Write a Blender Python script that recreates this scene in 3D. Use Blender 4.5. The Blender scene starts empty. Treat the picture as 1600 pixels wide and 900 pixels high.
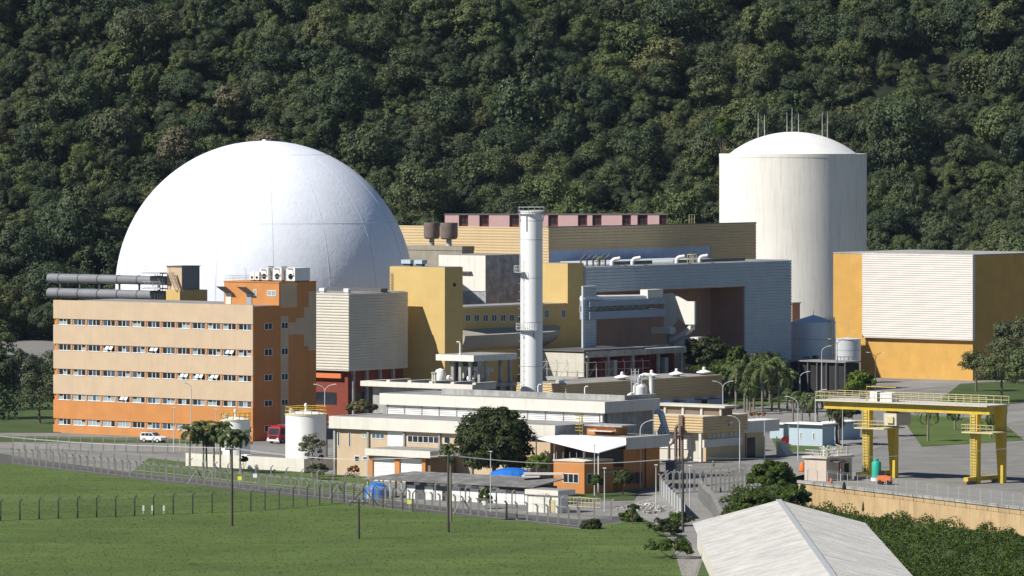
import bpy, math, random
from mathutils import Vector, Matrix, noise
R = math.radians
random.seed(7)
SC = bpy.context.scene
COL = SC.collection

# ------------------------------------------------------------------ camera, sky, sun, exposure
F, HZ, CH = 8500.0, 200.0, 56.0          # focal length in photo pixels, horizon row, camera height (m)
cam_d = bpy.data.cameras.new('camera')
cam = bpy.data.objects.new('camera', cam_d); COL.objects.link(cam)
cam.location = (0, 0, CH); cam.rotation_euler = (R(90), 0, 0)
cam_d.sensor_width = 36; cam_d.lens = 36 * F / 1600
cam_d.shift_y = -(450 - HZ) / 1600
cam_d.clip_start = 5; cam_d.clip_end = 6000
SC.camera = cam
SUN_AZ, SUN_EL = 63, 43                  # degrees to the left of straight behind the camera, height
sdir = Vector((-math.sin(R(SUN_AZ)) * math.cos(R(SUN_EL)), -math.cos(R(SUN_AZ)) * math.cos(R(SUN_EL)), math.sin(R(SUN_EL))))
world = bpy.data.worlds.new('World'); SC.world = world; world.use_nodes = True
wn = world.node_tree.nodes
sky = wn.new('ShaderNodeTexSky'); sky.sky_type = 'NISHITA'; sky.sun_disc = False
sky.sun_elevation = R(SUN_EL); sky.sun_rotation = math.atan2(sdir.x, sdir.y)
sky.air_density = 1.0; sky.dust_density = 0.0; sky.ozone_density = 8.0
wn['Background'].inputs[1].default_value = 0.05
world.node_tree.links.new(sky.outputs[0], wn['Background'].inputs[0])
sun_d = bpy.data.lights.new('sun', 'SUN'); sun_d.energy = 5.0; sun_d.angle = R(0.5); sun_d.color = (1.0, 0.955, 0.87)
sun = bpy.data.objects.new('sun', sun_d); COL.objects.link(sun)
sun.rotation_euler = sdir.to_track_quat('Z', 'Y').to_euler(); sun.location = (-200, 300, 400)
vs = SC.view_settings
vs.view_transform = 'Standard'; vs.look = 'None'; vs.gamma = 1.0; vs.use_curve_mapping = False; vs.exposure = 0.30
SC.cycles.max_bounces = 5; SC.cycles.transparent_max_bounces = 12
SC.cycles.use_denoising = True

# ------------------------------------------------------------------ measuring helpers
GA = R(38)                               # the plant's grid: sunlit fronts run along AX, shaded flanks along BX
AX = Vector((math.cos(GA), -math.sin(GA), 0)); BX = Vector((math.sin(GA), math.cos(GA), 0))
def wpt(x, y, Y): return Vector(((x - 800) / F * Y, Y, CH - (y - HZ) / F * Y))
def gnd(x, y, z=0.0):
    Y = F * (CH - z) / (y - HZ)
    return Vector(((x - 800) / F * Y, Y, z))
def gdepth(y): return F * CH / (y - HZ)
def t_to(C, d, x):
    k = (x - 800) / F
    return (k * C.y - C.x) / (d.x - k * d.y)

# ------------------------------------------------------------------ mesh builder
class MB:
    def __init__(s): s.v = []; s.f = []
    def add(s, vs_, fs):
        n = len(s.v); s.v += [tuple(p) for p in vs_]; s.f += [tuple(i + n for i in f) for f in fs]; return s
    def poly(s, pts): return s.add(pts, [tuple(range(len(pts)))])
    def box(s, x0, x1, y0, y1, z0, z1):
        if x1 < x0: x0, x1 = x1, x0
        if y1 < y0: y0, y1 = y1, y0
        return s.add([(x0,y0,z0),(x1,y0,z0),(x1,y1,z0),(x0,y1,z0),(x0,y0,z1),(x1,y0,z1),(x1,y1,z1),(x0,y1,z1)],
                     [(3,2,1,0),(4,5,6,7),(0,1,5,4),(1,2,6,5),(2,3,7,6),(3,0,4,7)])
    def ext(s, pts, d):
        n = len(pts); d = Vector(d); a = [Vector(p) for p in pts]; b = [p + d for p in a]
        return s.add(a + b, [tuple(range(n))[::-1], tuple(range(n, 2*n))] + [(i, (i+1) % n, (i+1) % n + n, i + n) for i in range(n)])
    def tube(s, pts, r, n=6, r1=None, cap=True):
        pts = [Vector(p) for p in pts]; m = len(pts); vs_ = []; up = None
        for i, p in enumerate(pts):
            d = (pts[min(i+1, m-1)] - pts[max(i-1, 0)]).normalized()
            if up is None: up = Vector((0,0,1)) if abs(d.z) < .9 else Vector((1,0,0))
            u = (up - d * up.dot(d)); u = u.normalized() if u.length > 1e-4 else d.orthogonal().normalized()
            w = d.cross(u); up = u
            rr = r if r1 is None else r + (r1 - r) * i / (m - 1)
            vs_ += [p + (u * math.cos(2*math.pi*k/n) + w * math.sin(2*math.pi*k/n)) * rr for k in range(n)]
        fs = [(i*n+k, i*n+(k+1) % n, (i+1)*n+(k+1) % n, (i+1)*n+k) for i in range(m-1) for k in range(n)]
        if cap: fs += [tuple(range(n))[::-1], tuple(range((m-1)*n, m*n))]
        return s.add(vs_, fs)
    def lathe(s, prof, n=32, c=(0,0), cap=True, a0=0, a1=2*math.pi):
        full = abs(a1 - a0 - 2*math.pi) < 1e-6; k = n if full else n + 1
        vs_ = [(c[0] + r*math.cos(a0+(a1-a0)*j/n), c[1] + r*math.sin(a0+(a1-a0)*j/n), z) for r, z in prof for j in range(k)]
        fs = [(i*k+j, i*k+(j+1) % k, (i+1)*k+(j+1) % k, (i+1)*k+j) for i in range(len(prof)-1) for j in range(n)]
        if cap and full: fs += [tuple(range(k))[::-1], tuple(range((len(prof)-1)*k, len(prof)*k))]
        return s.add(vs_, fs)
    def corr(s, p0, d, L, z0, z1, nrm, per=0.53, dep=0.09):   # horizontal corrugation
        p0 = Vector(p0); d = Vector(d) * L; nrm = Vector(nrm); n = max(1, round((z1 - z0) / per)); per = (z1 - z0) / n
        prof = []
        for i in range(n):
            z = z0 + i * per
            prof += [(0, z), (0, z + per*.42), (dep, z + per*.52), (dep, z + per*.9)]
        prof.append((0, z1))
        vs_ = []
        for o, z in prof:
            q = p0 + nrm * o; vs_ += [(q.x, q.y, z), (q.x + d.x, q.y + d.y, z)]
        return s.add(vs_, [(2*i, 2*i+1, 2*i+3, 2*i+2) for i in range(len(prof)-1)])
    def build(s, name, mat, parent=None, smooth=False, link=True):
        me = bpy.data.meshes.new(name); me.from_pydata(s.v, [], s.f); me.validate(); 
        me.materials.append(mat)
        if smooth:
            me.polygons.foreach_set('use_smooth', [True] * len(me.polygons))
            try: me.set_sharp_from_angle(angle=R(40))
            except Exception: pass
        o = bpy.data.objects.new(name, me)
        if link: COL.objects.link(o)
        if parent is not None: o.parent = parent
        return o
def tag(o, label=None, cat=None, group=None, kind=None):
    if label: o['label'] = label
    if cat: o['category'] = cat
    if group: o['group'] = group
    if kind: o['kind'] = kind
    return o
def empty(name, loc, rz=0.0, label=None, cat=None, group=None):
    o = bpy.data.objects.new(name, None); COL.objects.link(o); o.location = loc; o.rotation_euler = (0, 0, rz)
    o.empty_display_size = .5
    return tag(o, label, cat, group)
def copy_tree(o, parent=None):
    c = o.copy(); COL.objects.link(c); c.parent = parent
    for ch in list(o.children): copy_tree(ch, c)
    return c
def inst(src, name, parent, loc=(0,0,0), rz=0, sc=None):        # a child that shares mesh data
    o = bpy.data.objects.new(name, src); COL.objects.link(o); o.parent = parent; o.location = loc; o.rotation_euler = (0, 0, rz)
    if sc: o.scale = sc
    return o

# ------------------------------------------------------------------ materials
def mat(name, col, rough=.85, var=.12, scale=.35, stain=0.0, stain_col=(.06,.055,.045), streak=0.0, metal=0.0, bump=0.0, spec=.25, fine=0.0, mow=None):
    m = bpy.data.materials.new(name); m.use_nodes = True; nt = m.node_tree; N = nt.nodes; Lk = nt.links
    bs = N['Principled BSDF']; bs.inputs['Roughness'].default_value = rough; bs.inputs['Metallic'].default_value = metal
    bs.inputs['Specular IOR Level'].default_value = spec
    geo = N.new('ShaderNodeTexCoord')
    def nz(sc_, det, src=None, rg=.55):
        t = N.new('ShaderNodeTexNoise'); t.inputs['Scale'].default_value = sc_; t.inputs['Detail'].default_value = det; t.inputs['Roughness'].default_value = rg
        Lk.new(src or geo.outputs['Object'], t.inputs['Vector']); return t.outputs['Fac']
    def ramp(src, a, b):
        r = N.new('ShaderNodeMapRange'); r.inputs[1].default_value = a; r.inputs[2].default_value = b; r.clamp = True
        Lk.new(src, r.inputs[0]); return r.outputs[0]
    def mix(fac, c0, c1):
        x = N.new('ShaderNodeMix'); x.data_type = 'RGBA'
        if isinstance(fac, float): x.inputs[0].default_value = fac
        else: Lk.new(fac, x.inputs[0])
        for i, c in ((6, c0), (7, c1)):
            if isinstance(c, tuple): x.inputs[i].default_value = (*c, 1)
            else: Lk.new(c, x.inputs[i])
        return x.outputs[2]
    lo = tuple(c * (1 - var) for c in col); hi = tuple(min(1, c * (1 + var)) for c in col)
    c = mix(ramp(nz(scale, 5), .3, .7), lo, hi)
    if fine: c = mix(ramp(nz(6.0, 3), .3, .7), c, mix(fine, c, tuple(k*.4 for k in col)))
    if mow:
        mw = N.new('ShaderNodeMapping'); mw.inputs['Rotation'].default_value = (0, 0, .35); mw.inputs['Scale'].default_value = (.03, .30, 1); Lk.new(geo.outputs['Object'], mw.inputs[0])
        f = N.new('ShaderNodeMath'); f.operation = 'MULTIPLY'; Lk.new(ramp(nz(1.0, 4, mw.outputs[0]), .42, .62), f.inputs[0]); f.inputs[1].default_value = .7
        c = mix(f.outputs[0], c, mow)
    mp = None
    if stain or streak:
        mp = N.new('ShaderNodeMapping'); mp.inputs['Scale'].default_value = (1.3, 1.3, .09); Lk.new(geo.outputs['Object'], mp.inputs[0])
    if stain:
        f = N.new('ShaderNodeMath'); f.operation = 'MULTIPLY'; Lk.new(ramp(nz(.5, 8, None, .7), .48, .72), f.inputs[0]); f.inputs[1].default_value = stain
        c = mix(f.outputs[0], c, stain_col)
    if streak:
        f = N.new('ShaderNodeMath'); f.operation = 'MULTIPLY'; Lk.new(ramp(nz(1.0, 6, mp.outputs[0], .65), .5, .75), f.inputs[0]); f.inputs[1].default_value = streak
        c = mix(f.outputs[0], c, stain_col)
    Lk.new(c, bs.inputs['Base Color'])
    if bump:
        b = N.new('ShaderNodeBump'); b.inputs['Strength'].default_value = bump; b.inputs['Distance'].default_value = .3
        Lk.new(nz(1.2, 5), b.inputs['Height']); Lk.new(b.outputs[0], bs.inputs['Normal'])
    return m
def leafmat(name, col, var=.5, tr=.25, hue=(1.15,1.0,.6), tree=.0):
    m = bpy.data.materials.new(name); m.use_nodes = True; nt = m.node_tree; N = nt.nodes; Lk = nt.links
    bs = N['Principled BSDF']; bs.inputs['Roughness'].default_value = .6; bs.inputs['Specular IOR Level'].default_value = .18
    g = N.new('ShaderNodeNewGeometry'); oi = N.new('ShaderNodeObjectInfo')
    def mix(fac, c0, c1, bt='MIX'):
        x = N.new('ShaderNodeMix'); x.data_type = 'RGBA'; x.blend_type = bt
        if isinstance(fac, float): x.inputs[0].default_value = fac
        else: Lk.new(fac, x.inputs[0])
        for i, c in ((6, c0), (7, c1)):
            if isinstance(c, tuple): x.inputs[i].default_value = (*c, 1)
            else: Lk.new(c, x.inputs[i])
        return x.outputs[2]
    lo = tuple(k * (1 - var) for k in col); hi = tuple(k * (1 + var) * h for k, h in zip(col, hue))
    c = mix(g.outputs['Random Per Island'], lo, hi)
    if tree:
        rp = N.new('ShaderNodeValToRGB'); e = rp.color_ramp.elements
        e[0].position = 0; e[0].color = (.45, .58, .62, 1); e[1].position = 1; e[1].color = (1.75, 1.5, 1.2, 1)
        for p, cc in ((.25, (.72,.9,.8,1)), (.5, (1.0,1.0,1.0,1)), (.75, (1.1,1.3,.85,1)), (.95, (1.35,1.3,1.0,1))):
            n = e.new(p); n.color = cc
        Lk.new(oi.outputs['Random'], rp.inputs[0])
        c = mix(tree, c, mix(1.0, c, rp.outputs[0], 'MULTIPLY'))
    Lk.new(c, bs.inputs['Base Color'])
    if tr:
        t = N.new('ShaderNodeBsdfTranslucent'); Lk.new(c, t.inputs['Color']); ms = N.new('ShaderNodeMixShader'); ms.inputs[0].default_value = tr
        Lk.new(bs.outputs[0], ms.inputs[1]); Lk.new(t.outputs[0], ms.inputs[2]); Lk.new(ms.outputs[0], N['Material Output'].inputs[0])
    return m
def meshmat(name, col, cover):           # chain link seen from far away: most of the light passes
    m = bpy.data.materials.new(name); m.use_nodes = True; nt = m.node_tree; N = nt.nodes; Lk = nt.links
    bs = N['Principled BSDF']; bs.inputs['Base Color'].default_value = (*col, 1); bs.inputs['Roughness'].default_value = .6
    t = N.new('ShaderNodeBsdfTransparent'); ms = N.new('ShaderNodeMixShader'); ms.inputs[0].default_value = cover
    Lk.new(t.outputs[0], ms.inputs[1]); Lk.new(bs.outputs[0], ms.inputs[2]); Lk.new(ms.outputs[0], N['Material Output'].inputs[0])
    return m
M = {}
def dm(k, *a, **kw): M[k] = mat(k, *a, **kw)
dm('beige', (.555,.425,.295), var=.06, streak=.22, stain_col=(.36,.27,.18))
dm('orange', (.55,.24,.082), var=.08, streak=.22, stain_col=(.35,.16,.06))
dm('yellow', (.59,.425,.17), var=.06, streak=.2, stain_col=(.45,.33,.15))
dm('amber', (.59,.345,.095), var=.08, streak=.18, stain_col=(.4,.22,.07), stain=.1)
dm('clad_white', (.61,.575,.50), var=.05, rough=.55, streak=.12, stain_col=(.4,.37,.3))
dm('clad_pale', (.72,.67,.63), var=.04, rough=.55, streak=.08, stain_col=(.5,.45,.4))
dm('clad_tan', (.57,.435,.255), var=.05, rough=.6, streak=.15, stain_col=(.42,.3,.17))
dm('girder_blue', (.34,.39,.46), var=.06, streak=.2, stain_col=(.2,.22,.25))
dm('clad_blue', (.52,.56,.61), var=.06, rough=.5, streak=.15, stain_col=(.25,.28,.32))
dm('blue_wall', (.44,.52,.66), var=.06, streak=.15, stain_col=(.3,.34,.4))
dm('seam', (.52,.55,.61), var=.05)
dm('white', (.69,.66,.595), var=.06, streak=.32, stain_col=(.40,.37,.31))
dm('white_paint', (.80,.79,.77), var=.04, streak=.12, stain_col=(.5,.47,.42))
dm('tank_white', (.84,.84,.83), var=.02, rough=.45, streak=.10, stain_col=(.62,.57,.5))
dm('stack_white', (.86,.86,.86), var=.02, rough=.5, scale=.15)
dm('dome_white', (.83,.865,.945), var=.03, rough=.5, scale=.25, streak=.4, stain_col=(.64,.66,.72), bump=.16)
dm('cont_white', (.80,.77,.71), var=.06, rough=.7, scale=.08, streak=.55, stain=.12, stain_col=(.52,.46,.40))
dm('roof_sheet', (.60,.585,.56), var=.12, rough=.6, scale=.3, stain=.45, stain_col=(.38,.36,.33))
dm('concrete', (.385,.38,.365), var=.18, stain=.65, streak=.55, stain_col=(.13,.125,.12), bump=.1)
dm('concrete_pale', (.58,.555,.48), var=.08, streak=.4, stain_col=(.36,.34,.28))
dm('concrete_white', (.74,.72,.66), var=.06, streak=.35, stain=.08, stain_col=(.38,.36,.31))
dm('roof_grey', (.29,.285,.275), var=.25, stain=.5, scale=.25, stain_col=(.14,.14,.13), rough=.95)
dm('roof_fibre', (.19,.186,.18), var=.3, stain=.45, scale=.5, stain_col=(.34,.34,.325), rough=.95, fine=.4)
dm('dark_red', (.22,.055,.035), var=.12, streak=.2)
dm('red_orange', (.66,.20,.08), var=.06)
dm('brown_dark', (.20,.145,.11), var=.12, streak=.2, stain_col=(.12,.09,.07))
dm('conc_stained', (.34,.36,.385), var=.3, scale=.6, stain=.75, streak=.4, stain_col=(.15,.155,.165), bump=.1)
dm('plinth', (.30,.27,.215), var=.15, streak=.45, stain_col=(.15,.12,.09))
dm('duct_beige', (.40,.36,.315), var=.06, streak=.2, stain_col=(.25,.22,.19))
dm('brown_wall', (.44,.27,.21), var=.08, streak=.2, stain_col=(.15,.1,.08))
dm('maroon', (.17,.06,.065), var=.1)
dm('pink', (.74,.49,.48), var=.05, streak=.15, stain_col=(.5,.3,.28))
dm('glass', (.028,.034,.042), rough=.2, var=.5, spec=.2)
dm('glass_blue', (.07,.11,.165), rough=.15, var=.4, spec=.25)
dm('pane_pale', (.33,.38,.40), rough=.2, var=.1, spec=.4)
dm('frame_white', (.78,.78,.76), var=.03)
dm('dark', (.03,.03,.032), var=.2)
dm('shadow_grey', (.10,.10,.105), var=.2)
dm('steel', (.46,.47,.48), rough=.45, var=.06, streak=.2, stain_col=(.3,.3,.3))
dm('steel_tank', (.66,.69,.73), rough=.4, var=.05, streak=.2, stain_col=(.33,.33,.34), metal=.15)
dm('steel_dark', (.12,.12,.125), rough=.5)
dm('galv', (.55,.56,.56), rough=.45, var=.06)
dm('rust', (.21,.165,.145), var=.25, stain=.5, stain_col=(.11,.075,.06), streak=.45)
dm('roof_dark', (.14,.135,.13), var=.3, stain=.4, stain_col=(.07,.07,.07), rough=.95)
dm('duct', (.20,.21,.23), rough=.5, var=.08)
dm('yellow_paint', (.62,.44,.06), var=.12, streak=.35, stain_col=(.27,.16,.05), rough=.5)
dm('yellow_pale', (.60,.53,.29), var=.08, streak=.2, stain_col=(.35,.25,.1))
dm('car_white', (.80,.80,.80), rough=.25, var=.01, spec=.5)
dm('red_paint', (.45,.02,.04), rough=.3, var=.03, spec=.5)
dm('rubber', (.02,.02,.02), rough=.8)
dm('post', (.28,.275,.26), var=.2, streak=.3, stain_col=(.18,.18,.17))
dm('post_dark', (.09,.09,.085), var=.3)
dm('wood_pole', (.085,.075,.065), var=.3)
dm('tarp_blue', (.025,.16,.55), var=.15, rough=.4, scale=1.0, bump=.2)
dm('sail_white', (.84,.84,.83), var=.02, rough=.6)
dm('pale_blue', (.43,.52,.59), var=.05, streak=.15, stain_col=(.34,.4,.45))
dm('green_tank', (.03,.38,.28), rough=.4, var=.05)
dm('cone_orange', (.8,.17,.03), rough=.5)
dm('pink_wall', (.60,.505,.42), var=.07, stain=.2, streak=.4, stain_col=(.32,.24,.2))
dm('retain', (.50,.36,.20), var=.12, streak=.55, stain=.2, stain_col=(.20,.11,.06))
dm('sign_yellow', (.78,.80,.05), var=.02)
dm('sign_white', (.85,.85,.83), var=.02)
dm('asphalt', (.275,.265,.25), var=.14, scale=.08, stain=.5, stain_col=(.19,.185,.175), rough=.95, fine=.3)
dm('asphalt_dark', (.085,.085,.085), var=.15, scale=.1, stain=.3, stain_col=(.06,.06,.06), rough=.95, fine=.3)
dm('pavement', (.235,.228,.212), var=.2, scale=.15, stain=.35, stain_col=(.13,.125,.115), rough=.95, fine=.3)
dm('gravel', (.13,.127,.122), var=.35, scale=1.4, rough=1, fine=.8, stain=.4, stain_col=(.09,.09,.08))
dm('soil', (.10,.075,.05), var=.3, scale=.5, rough=1, fine=.5)
dm('lawn', (.088,.135,.030), var=.30, scale=.06, rough=1, stain=.7, stain_col=(.13,.145,.045), fine=.1, mow=(.062,.102,.024))
dm('lawn_dark', (.065,.10,.028), var=.3, scale=.2, rough=1, fine=.5)
dm('forest_floor', (.018,.024,.012), var=.3, rough=1)
dm('bark', (.16,.13,.10), var=.3, streak=.3)
dm('bark_pale', (.34,.31,.27), var=.2)
dm('palm_trunk', (.22,.19,.155), var=.25)
dm('skin', (.42,.26,.18), var=.02)
dm('cloth_grey', (.30,.29,.25), var=.1)
dm('stone_white', (.48,.465,.44), var=.2, stain=.3)
M['leaf_forest'] = leafmat('leaf_forest', (.076,.096,.055), var=.5, tr=.12, tree=.9, hue=(1.1,1.0,.8))
M['leaf_olive'] = leafmat('leaf_olive', (.115,.112,.075), var=.4, tr=.12, hue=(1.1,1,.8))
M['leaf_dark'] = leafmat('leaf_dark', (.040,.058,.026), tr=.15)
M['leaf_mid'] = leafmat('leaf_mid', (.055,.095,.022), tr=.25)
M['leaf_bright'] = leafmat('leaf_bright', (.10,.16,.03), tr=.3)
M['leaf_palm'] = leafmat('leaf_palm', (.075,.105,.04), tr=.2, hue=(1.2,1.1,.9))
M['leaf_grass'] = leafmat('leaf_grass', (.095,.14,.036), var=.25, tr=.3, hue=(1.1,1,.9))
M['leaf_grey'] = leafmat('leaf_grey', (.10,.11,.075), tr=.2)
M['leaf_dry'] = leafmat('leaf_dry', (.22,.13,.06), tr=.2)
M['chain'] = meshmat('chain', (.2,.205,.2), .055)
M['screen'] = meshmat('screen', (.5,.51,.52), .55)

# ------------------------------------------------------------------ a building on the plant's grid
class Bd:
    """nearest vertical edge at photo column xc and depth Yc; local x runs along the sunlit front (negative = away to the left),
    local y along the shaded flank; .x(px) .y(px) .z(py) measure along them from the photograph"""
    def __init__(s, name, label, cat, xc, Yc, xl, xr, z0=0.0, group=None, root=True):
        s.C = Vector(((xc - 800) / F * Yc, Yc, 0)); s.z0 = z0
        if root: s.root = empty(name, (s.C.x, s.C.y, z0), -GA, label, cat, group)
        s.L = -t_to(s.C, AX, xl); s.W = t_to(s.C, BX, xr)
    def x(s, px, ly=0.0): return t_to(s.C + BX * ly, AX, px)
    def y(s, px, lx=0.0): return t_to(s.C + AX * lx, BX, px)
    def z(s, py, lx=0.0, ly=0.0): return CH - (py - HZ) / F * (s.C + AX * lx + BX * ly).y - s.z0
    def part(s, name, m, mb, parent=None, smooth=False): return mb.build(name, M[m], parent or s.root, smooth)
    def box(s, name, m, *a, parent=None): return s.part(name, m, MB().box(*a), parent)
def railing(pts, h=1.1, r=.035, step=1.6, mids=1, n=4):
    mb = MB(); pts = [Vector(p) for p in pts]
    for p, q in zip(pts, pts[1:]):
        L = (q - p).length; k = max(1, round(L / step))
        for j in range(1, mids + 2):
            o = Vector((0, 0, h * j / (mids + 1))); mb.tube([p + o, q + o], r, n)
        for i in range(k + 1):
            c = p.lerp(q, i / k); mb.tube([c, c + Vector((0, 0, h))], r, n)
    return mb
def ladder(p, h, dirv, w=.5, r=.03, step=.6):
    mb = MB(); p = Vector(p); d = Vector(dirv).normalized() * w / 2
    for s in (-1, 1): mb.tube([p + d * s, p + d * s + Vector((0,0,h))], r, 4)
    for i in range(int(h / step)): z = Vector((0, 0, (i + .5) * step)); mb.tube([p - d + z, p + d + z], r * .8, 4)
    return mb
# ------------------------------------------------------------------ ground, roads, lawns, hillside
sheet_n = [0]
def sheet(name, pts, z, m, kind='structure', label=None, cat=None):
    sheet_n[0] += 1; z = .006 + .005 * sheet_n[0]
    w = [gnd(x, y) for x, y in pts]
    o = MB().poly([(p.x, p.y, z) for p in w]).build(name, M[m]); tag(o, label, cat, kind=kind)
    if o.data.polygons[0].normal.z < 0: o.data.flip_normals()
    return o
WALL_L, WALL_R = gnd(1250, 752), gnd(1620, 796)           # top line of the retaining wall
def pit(x, y):                                            # the planted hollow below the retaining wall
    d = (WALL_R - WALL_L); n = Vector((d.y, -d.x, 0)).normalized()
    if n.y > 0: n = -n
    k = (Vector((x, y, 0)) - WALL_L).dot(n); t = (x - gnd(1245, 770).x)
    if k <= -11 or t <= -6: return 0.0
    return -4.2 * min(1, (k + 11) / 5.0) * min(1, max(0, (t + 6) / 8))
mb = MB(); nx, ny = 90, 120; x0, x1, y0, y1 = -170.0, 190.0, 480.0, 1470.0
vsn = []
for j in range(ny + 1):
    for i in range(nx + 1):
        x = x0 + (x1 - x0) * i / nx; y = y0 + (y1 - y0) * j / ny
        vsn.append((x, y, pit(x, y)))
mb.add(vsn, [(j*(nx+1)+i, j*(nx+1)+i+1, (j+1)*(nx+1)+i+1, (j+1)*(nx+1)+i) for j in range(ny) for i in range(nx)])
tag(mb.build('ground', M['pavement']), kind='structure')
far = MB()
for q in ((-3000,-170,-200,4000),(190,3000,-200,4000),(-170,190,-200,480),(-170,190,1470,4000)): far.poly([(q[0],q[2],-.02),(q[1],q[2],-.02),(q[1],q[3],-.02),(q[0],q[3],-.02)])
tag(far.build('terrain', M['lawn_dark']), kind='structure')
sheet('field', [(-60,716),(215,749),(480,778),(640,797),(700,804),(820,815),(905,826),(1000,812),(1058,812),(1080,850),(1085,915),(-60,915)], .012, 'lawn')
sheet('gravel_strip', [(-60,700),(215,740),(300,748),(520,771),(700,793),(905,812),(985,806),(1000,811),(905,825),(820,815),(700,804),(640,797),(480,778),(215,749),(-60,716)], .008, 'gravel')
sheet('lawn', [(232,716),(290,722),(475,738),(530,742),(572,744),(620,783),(520,770),(300,747),(205,738)], .012, 'lawn')
sheet('verge', [(-60,690),(215,692),(395,694),(395,690),(215,684),(-60,680)], .012, 'lawn_dark')
sheet('access_road', [(1070,915),(1050,850),(1030,822),(1000,808),(940,806),(960,795),(1040,770),(1180,742),(1260,700),(1395,660),(1620,640),(1620,655),(1400,690),(1255,742),(1190,758),(1165,772),(1120,800),(1080,915)], .008, 'asphalt')
sheet('plant_road', [(1075,645),(1250,640),(1420,596),(1620,575),(1620,588),(1400,612),(1290,650),(1240,662),(1130,668),(1060,668)], .008, 'asphalt')
sheet('service_road', [(-60,694),(395,696),(520,700),(520,712),(470,712),(300,708),(215,706),(-60,700)], .010, 'asphalt')
sheet('lawn', [(1135,606),(1180,598),(1262,596),(1275,606),(1240,622),(1215,633),(1130,637)], .016, 'lawn')
sheet('lawn', [(1205,682),(1235,680),(1300,698),(1290,705),(1215,707)], .016, 'lawn')
sheet('lawn', [(850,765),(925,770),(1000,768),(990,782),(880,784)], .016, 'lawn_dark')
sheet('lawn', [(1405,648),(1560,655),(1600,688),(1440,698)], .01, 'lawn')
sheet('planting_bed', [(1122,800),(1166,773),(1190,760),(1228,752),(1232,800),(1230,915),(1085,915)], .016, 'lawn_dark')
hol = MB(); nn = 36; hv = []
for j in range(nn + 1):
    for i in range(nn + 1):
        x = 38 + 62 * i / nn; yf = (WALL_L.lerp(WALL_R, max(0, (x - WALL_L.x) / (WALL_R.x - WALL_L.x)))).y - .45; y = 560 + (yf - 560) * j / nn
        hv.append((x, y, pit(x, y) + .12))
hol.add(hv, [(j*(nn+1)+i, j*(nn+1)+i+1, (j+1)*(nn+1)+i+1, (j+1)*(nn+1)+i) for j in range(nn) for i in range(nn)])
tag(hol.build('hollow', M['lawn_dark']), kind='structure')
sheet('lawn', [(-60,600),(60,598),(118,640),(100,676),(-60,676)], .01, 'lawn_dark')
sheet('lawn', [(1450,640),(1620,628),(1620,594),(1500,600)], .01, 'lawn_dark')
deck = MB()                                               # the paved deck behind the retaining wall
dd = (WALL_R - WALL_L).normalized(); dn = Vector((dd.y, -dd.x, 0)); dn = -dn if dn.y > 0 else dn
deck.ext([WALL_L + Vector((0,0,.02)), WALL_R + Vector((0,0,.02)), WALL_R - dn * 14 + Vector((0,0,.02)), WALL_L - dn * 14 + Vector((0,0,.02))], (0, 0, -.3))
tag(deck.build('paved_deck', M['asphalt']), kind='structure')
rw = empty('retaining_wall', WALL_L, 0, 'long tan rust-streaked retaining wall below the gantry crane yard', 'wall')
MB().ext([Vector((0,0,-4.5)), WALL_R - WALL_L + Vector((0,0,-4.5)), WALL_R - WALL_L + dn * .4 + Vector((0,0,-4.5)), dn * .4 + Vector((0,0,-4.5))], (0,0,4.25)).build('wall_face', M['retain'], rw)
MB().ext([Vector((0,0,-.25)), WALL_R - WALL_L + Vector((0,0,-.25)), WALL_R - WALL_L + dn * .55 + Vector((0,0,-.25)), dn * .55 + Vector((0,0,-.25))], (0,0,.45)).build('coping', M['concrete'], rw)

HB = 1448.0                                               # foot of the wooded hill
def hill_z(x, y):
    t = y - HB - 14 * noise.noise(Vector((x * .012, 3.1, 0)))
    if t < 0: return 0.0
    g = 13 * noise.noise(Vector((x * .020 + y * .004, y * .012, 1.7))) + 6 * noise.noise(Vector((x * .05, y * .04, 5.2)))
    return max(0, t * .62 + g * min(1, t / 25))
mb = MB(); nx, ny = 90, 60; vsn = []
for j in range(ny + 1):
    for i in range(nx + 1):
        x = -330 + 660 * i / nx; y = 1400 + 500 * j / ny
        vsn.append((x, y, hill_z(x, y) - (.03 if hill_z(x, y) <= 0 else 0)))
mb.add(vsn, [(j*(nx+1)+i, j*(nx+1)+i+1, (j+1)*(nx+1)+i+1, (j+1)*(nx+1)+i) for j in range(ny) for i in range(nx)])
tag(mb.build('hillside', M['forest_floor'], smooth=True), kind='structure')
# ------------------------------------------------------------------ large structures
def at(b, lx, ly, z=0.0):
    p = b.C + AX * lx + BX * ly; return Vector((p.x, p.y, b.z0 + z))
# --- white reactor dome
dY = 1097.0; sc = F / dY; dc = Vector(((413 - 800) / F * dY, dY, 0)); dr = 30.0; dtop = CH - (220 - HZ) / sc; deq = dtop - dr
dome = empty('reactor_dome', dc, 0, 'huge white hemispherical reactor dome behind the orange office block', 'dome')
prof = [(dr, 0), (dr, deq)] + [(dr * math.cos(R(i * 2.0)), deq + dr * math.sin(R(i * 2.0))) for i in range(1, 45)] + [(.02, dtop)]
MB().lathe(prof, 128).build('shell', M['dome_white'], dome, True)
for k, azm in enumerate([-172,-150,-128,-106,-84,-62,-40,-18,4]):
    sgm = MB(); az = R(azm); rr = dr + .01
    sgm.tube([(rr*math.cos(R(t))*math.cos(az), rr*math.cos(R(t))*math.sin(az), deq + rr*math.sin(R(t))) for t in range(-8, 80, 3)], .035, 4)
    sgm.build('meridian_seam', M['seam'], dome)
for zz in (deq + 13.7, deq + 27.2):
    rr = math.sqrt(dr**2 - (zz - deq)**2) + .01
    MB().tube([(rr*math.cos(R(a_)), rr*math.sin(R(a_)), zz) for a_ in range(0, 363, 4)], .03, 4).build('ring_seam', M['seam'], dome)
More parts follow.
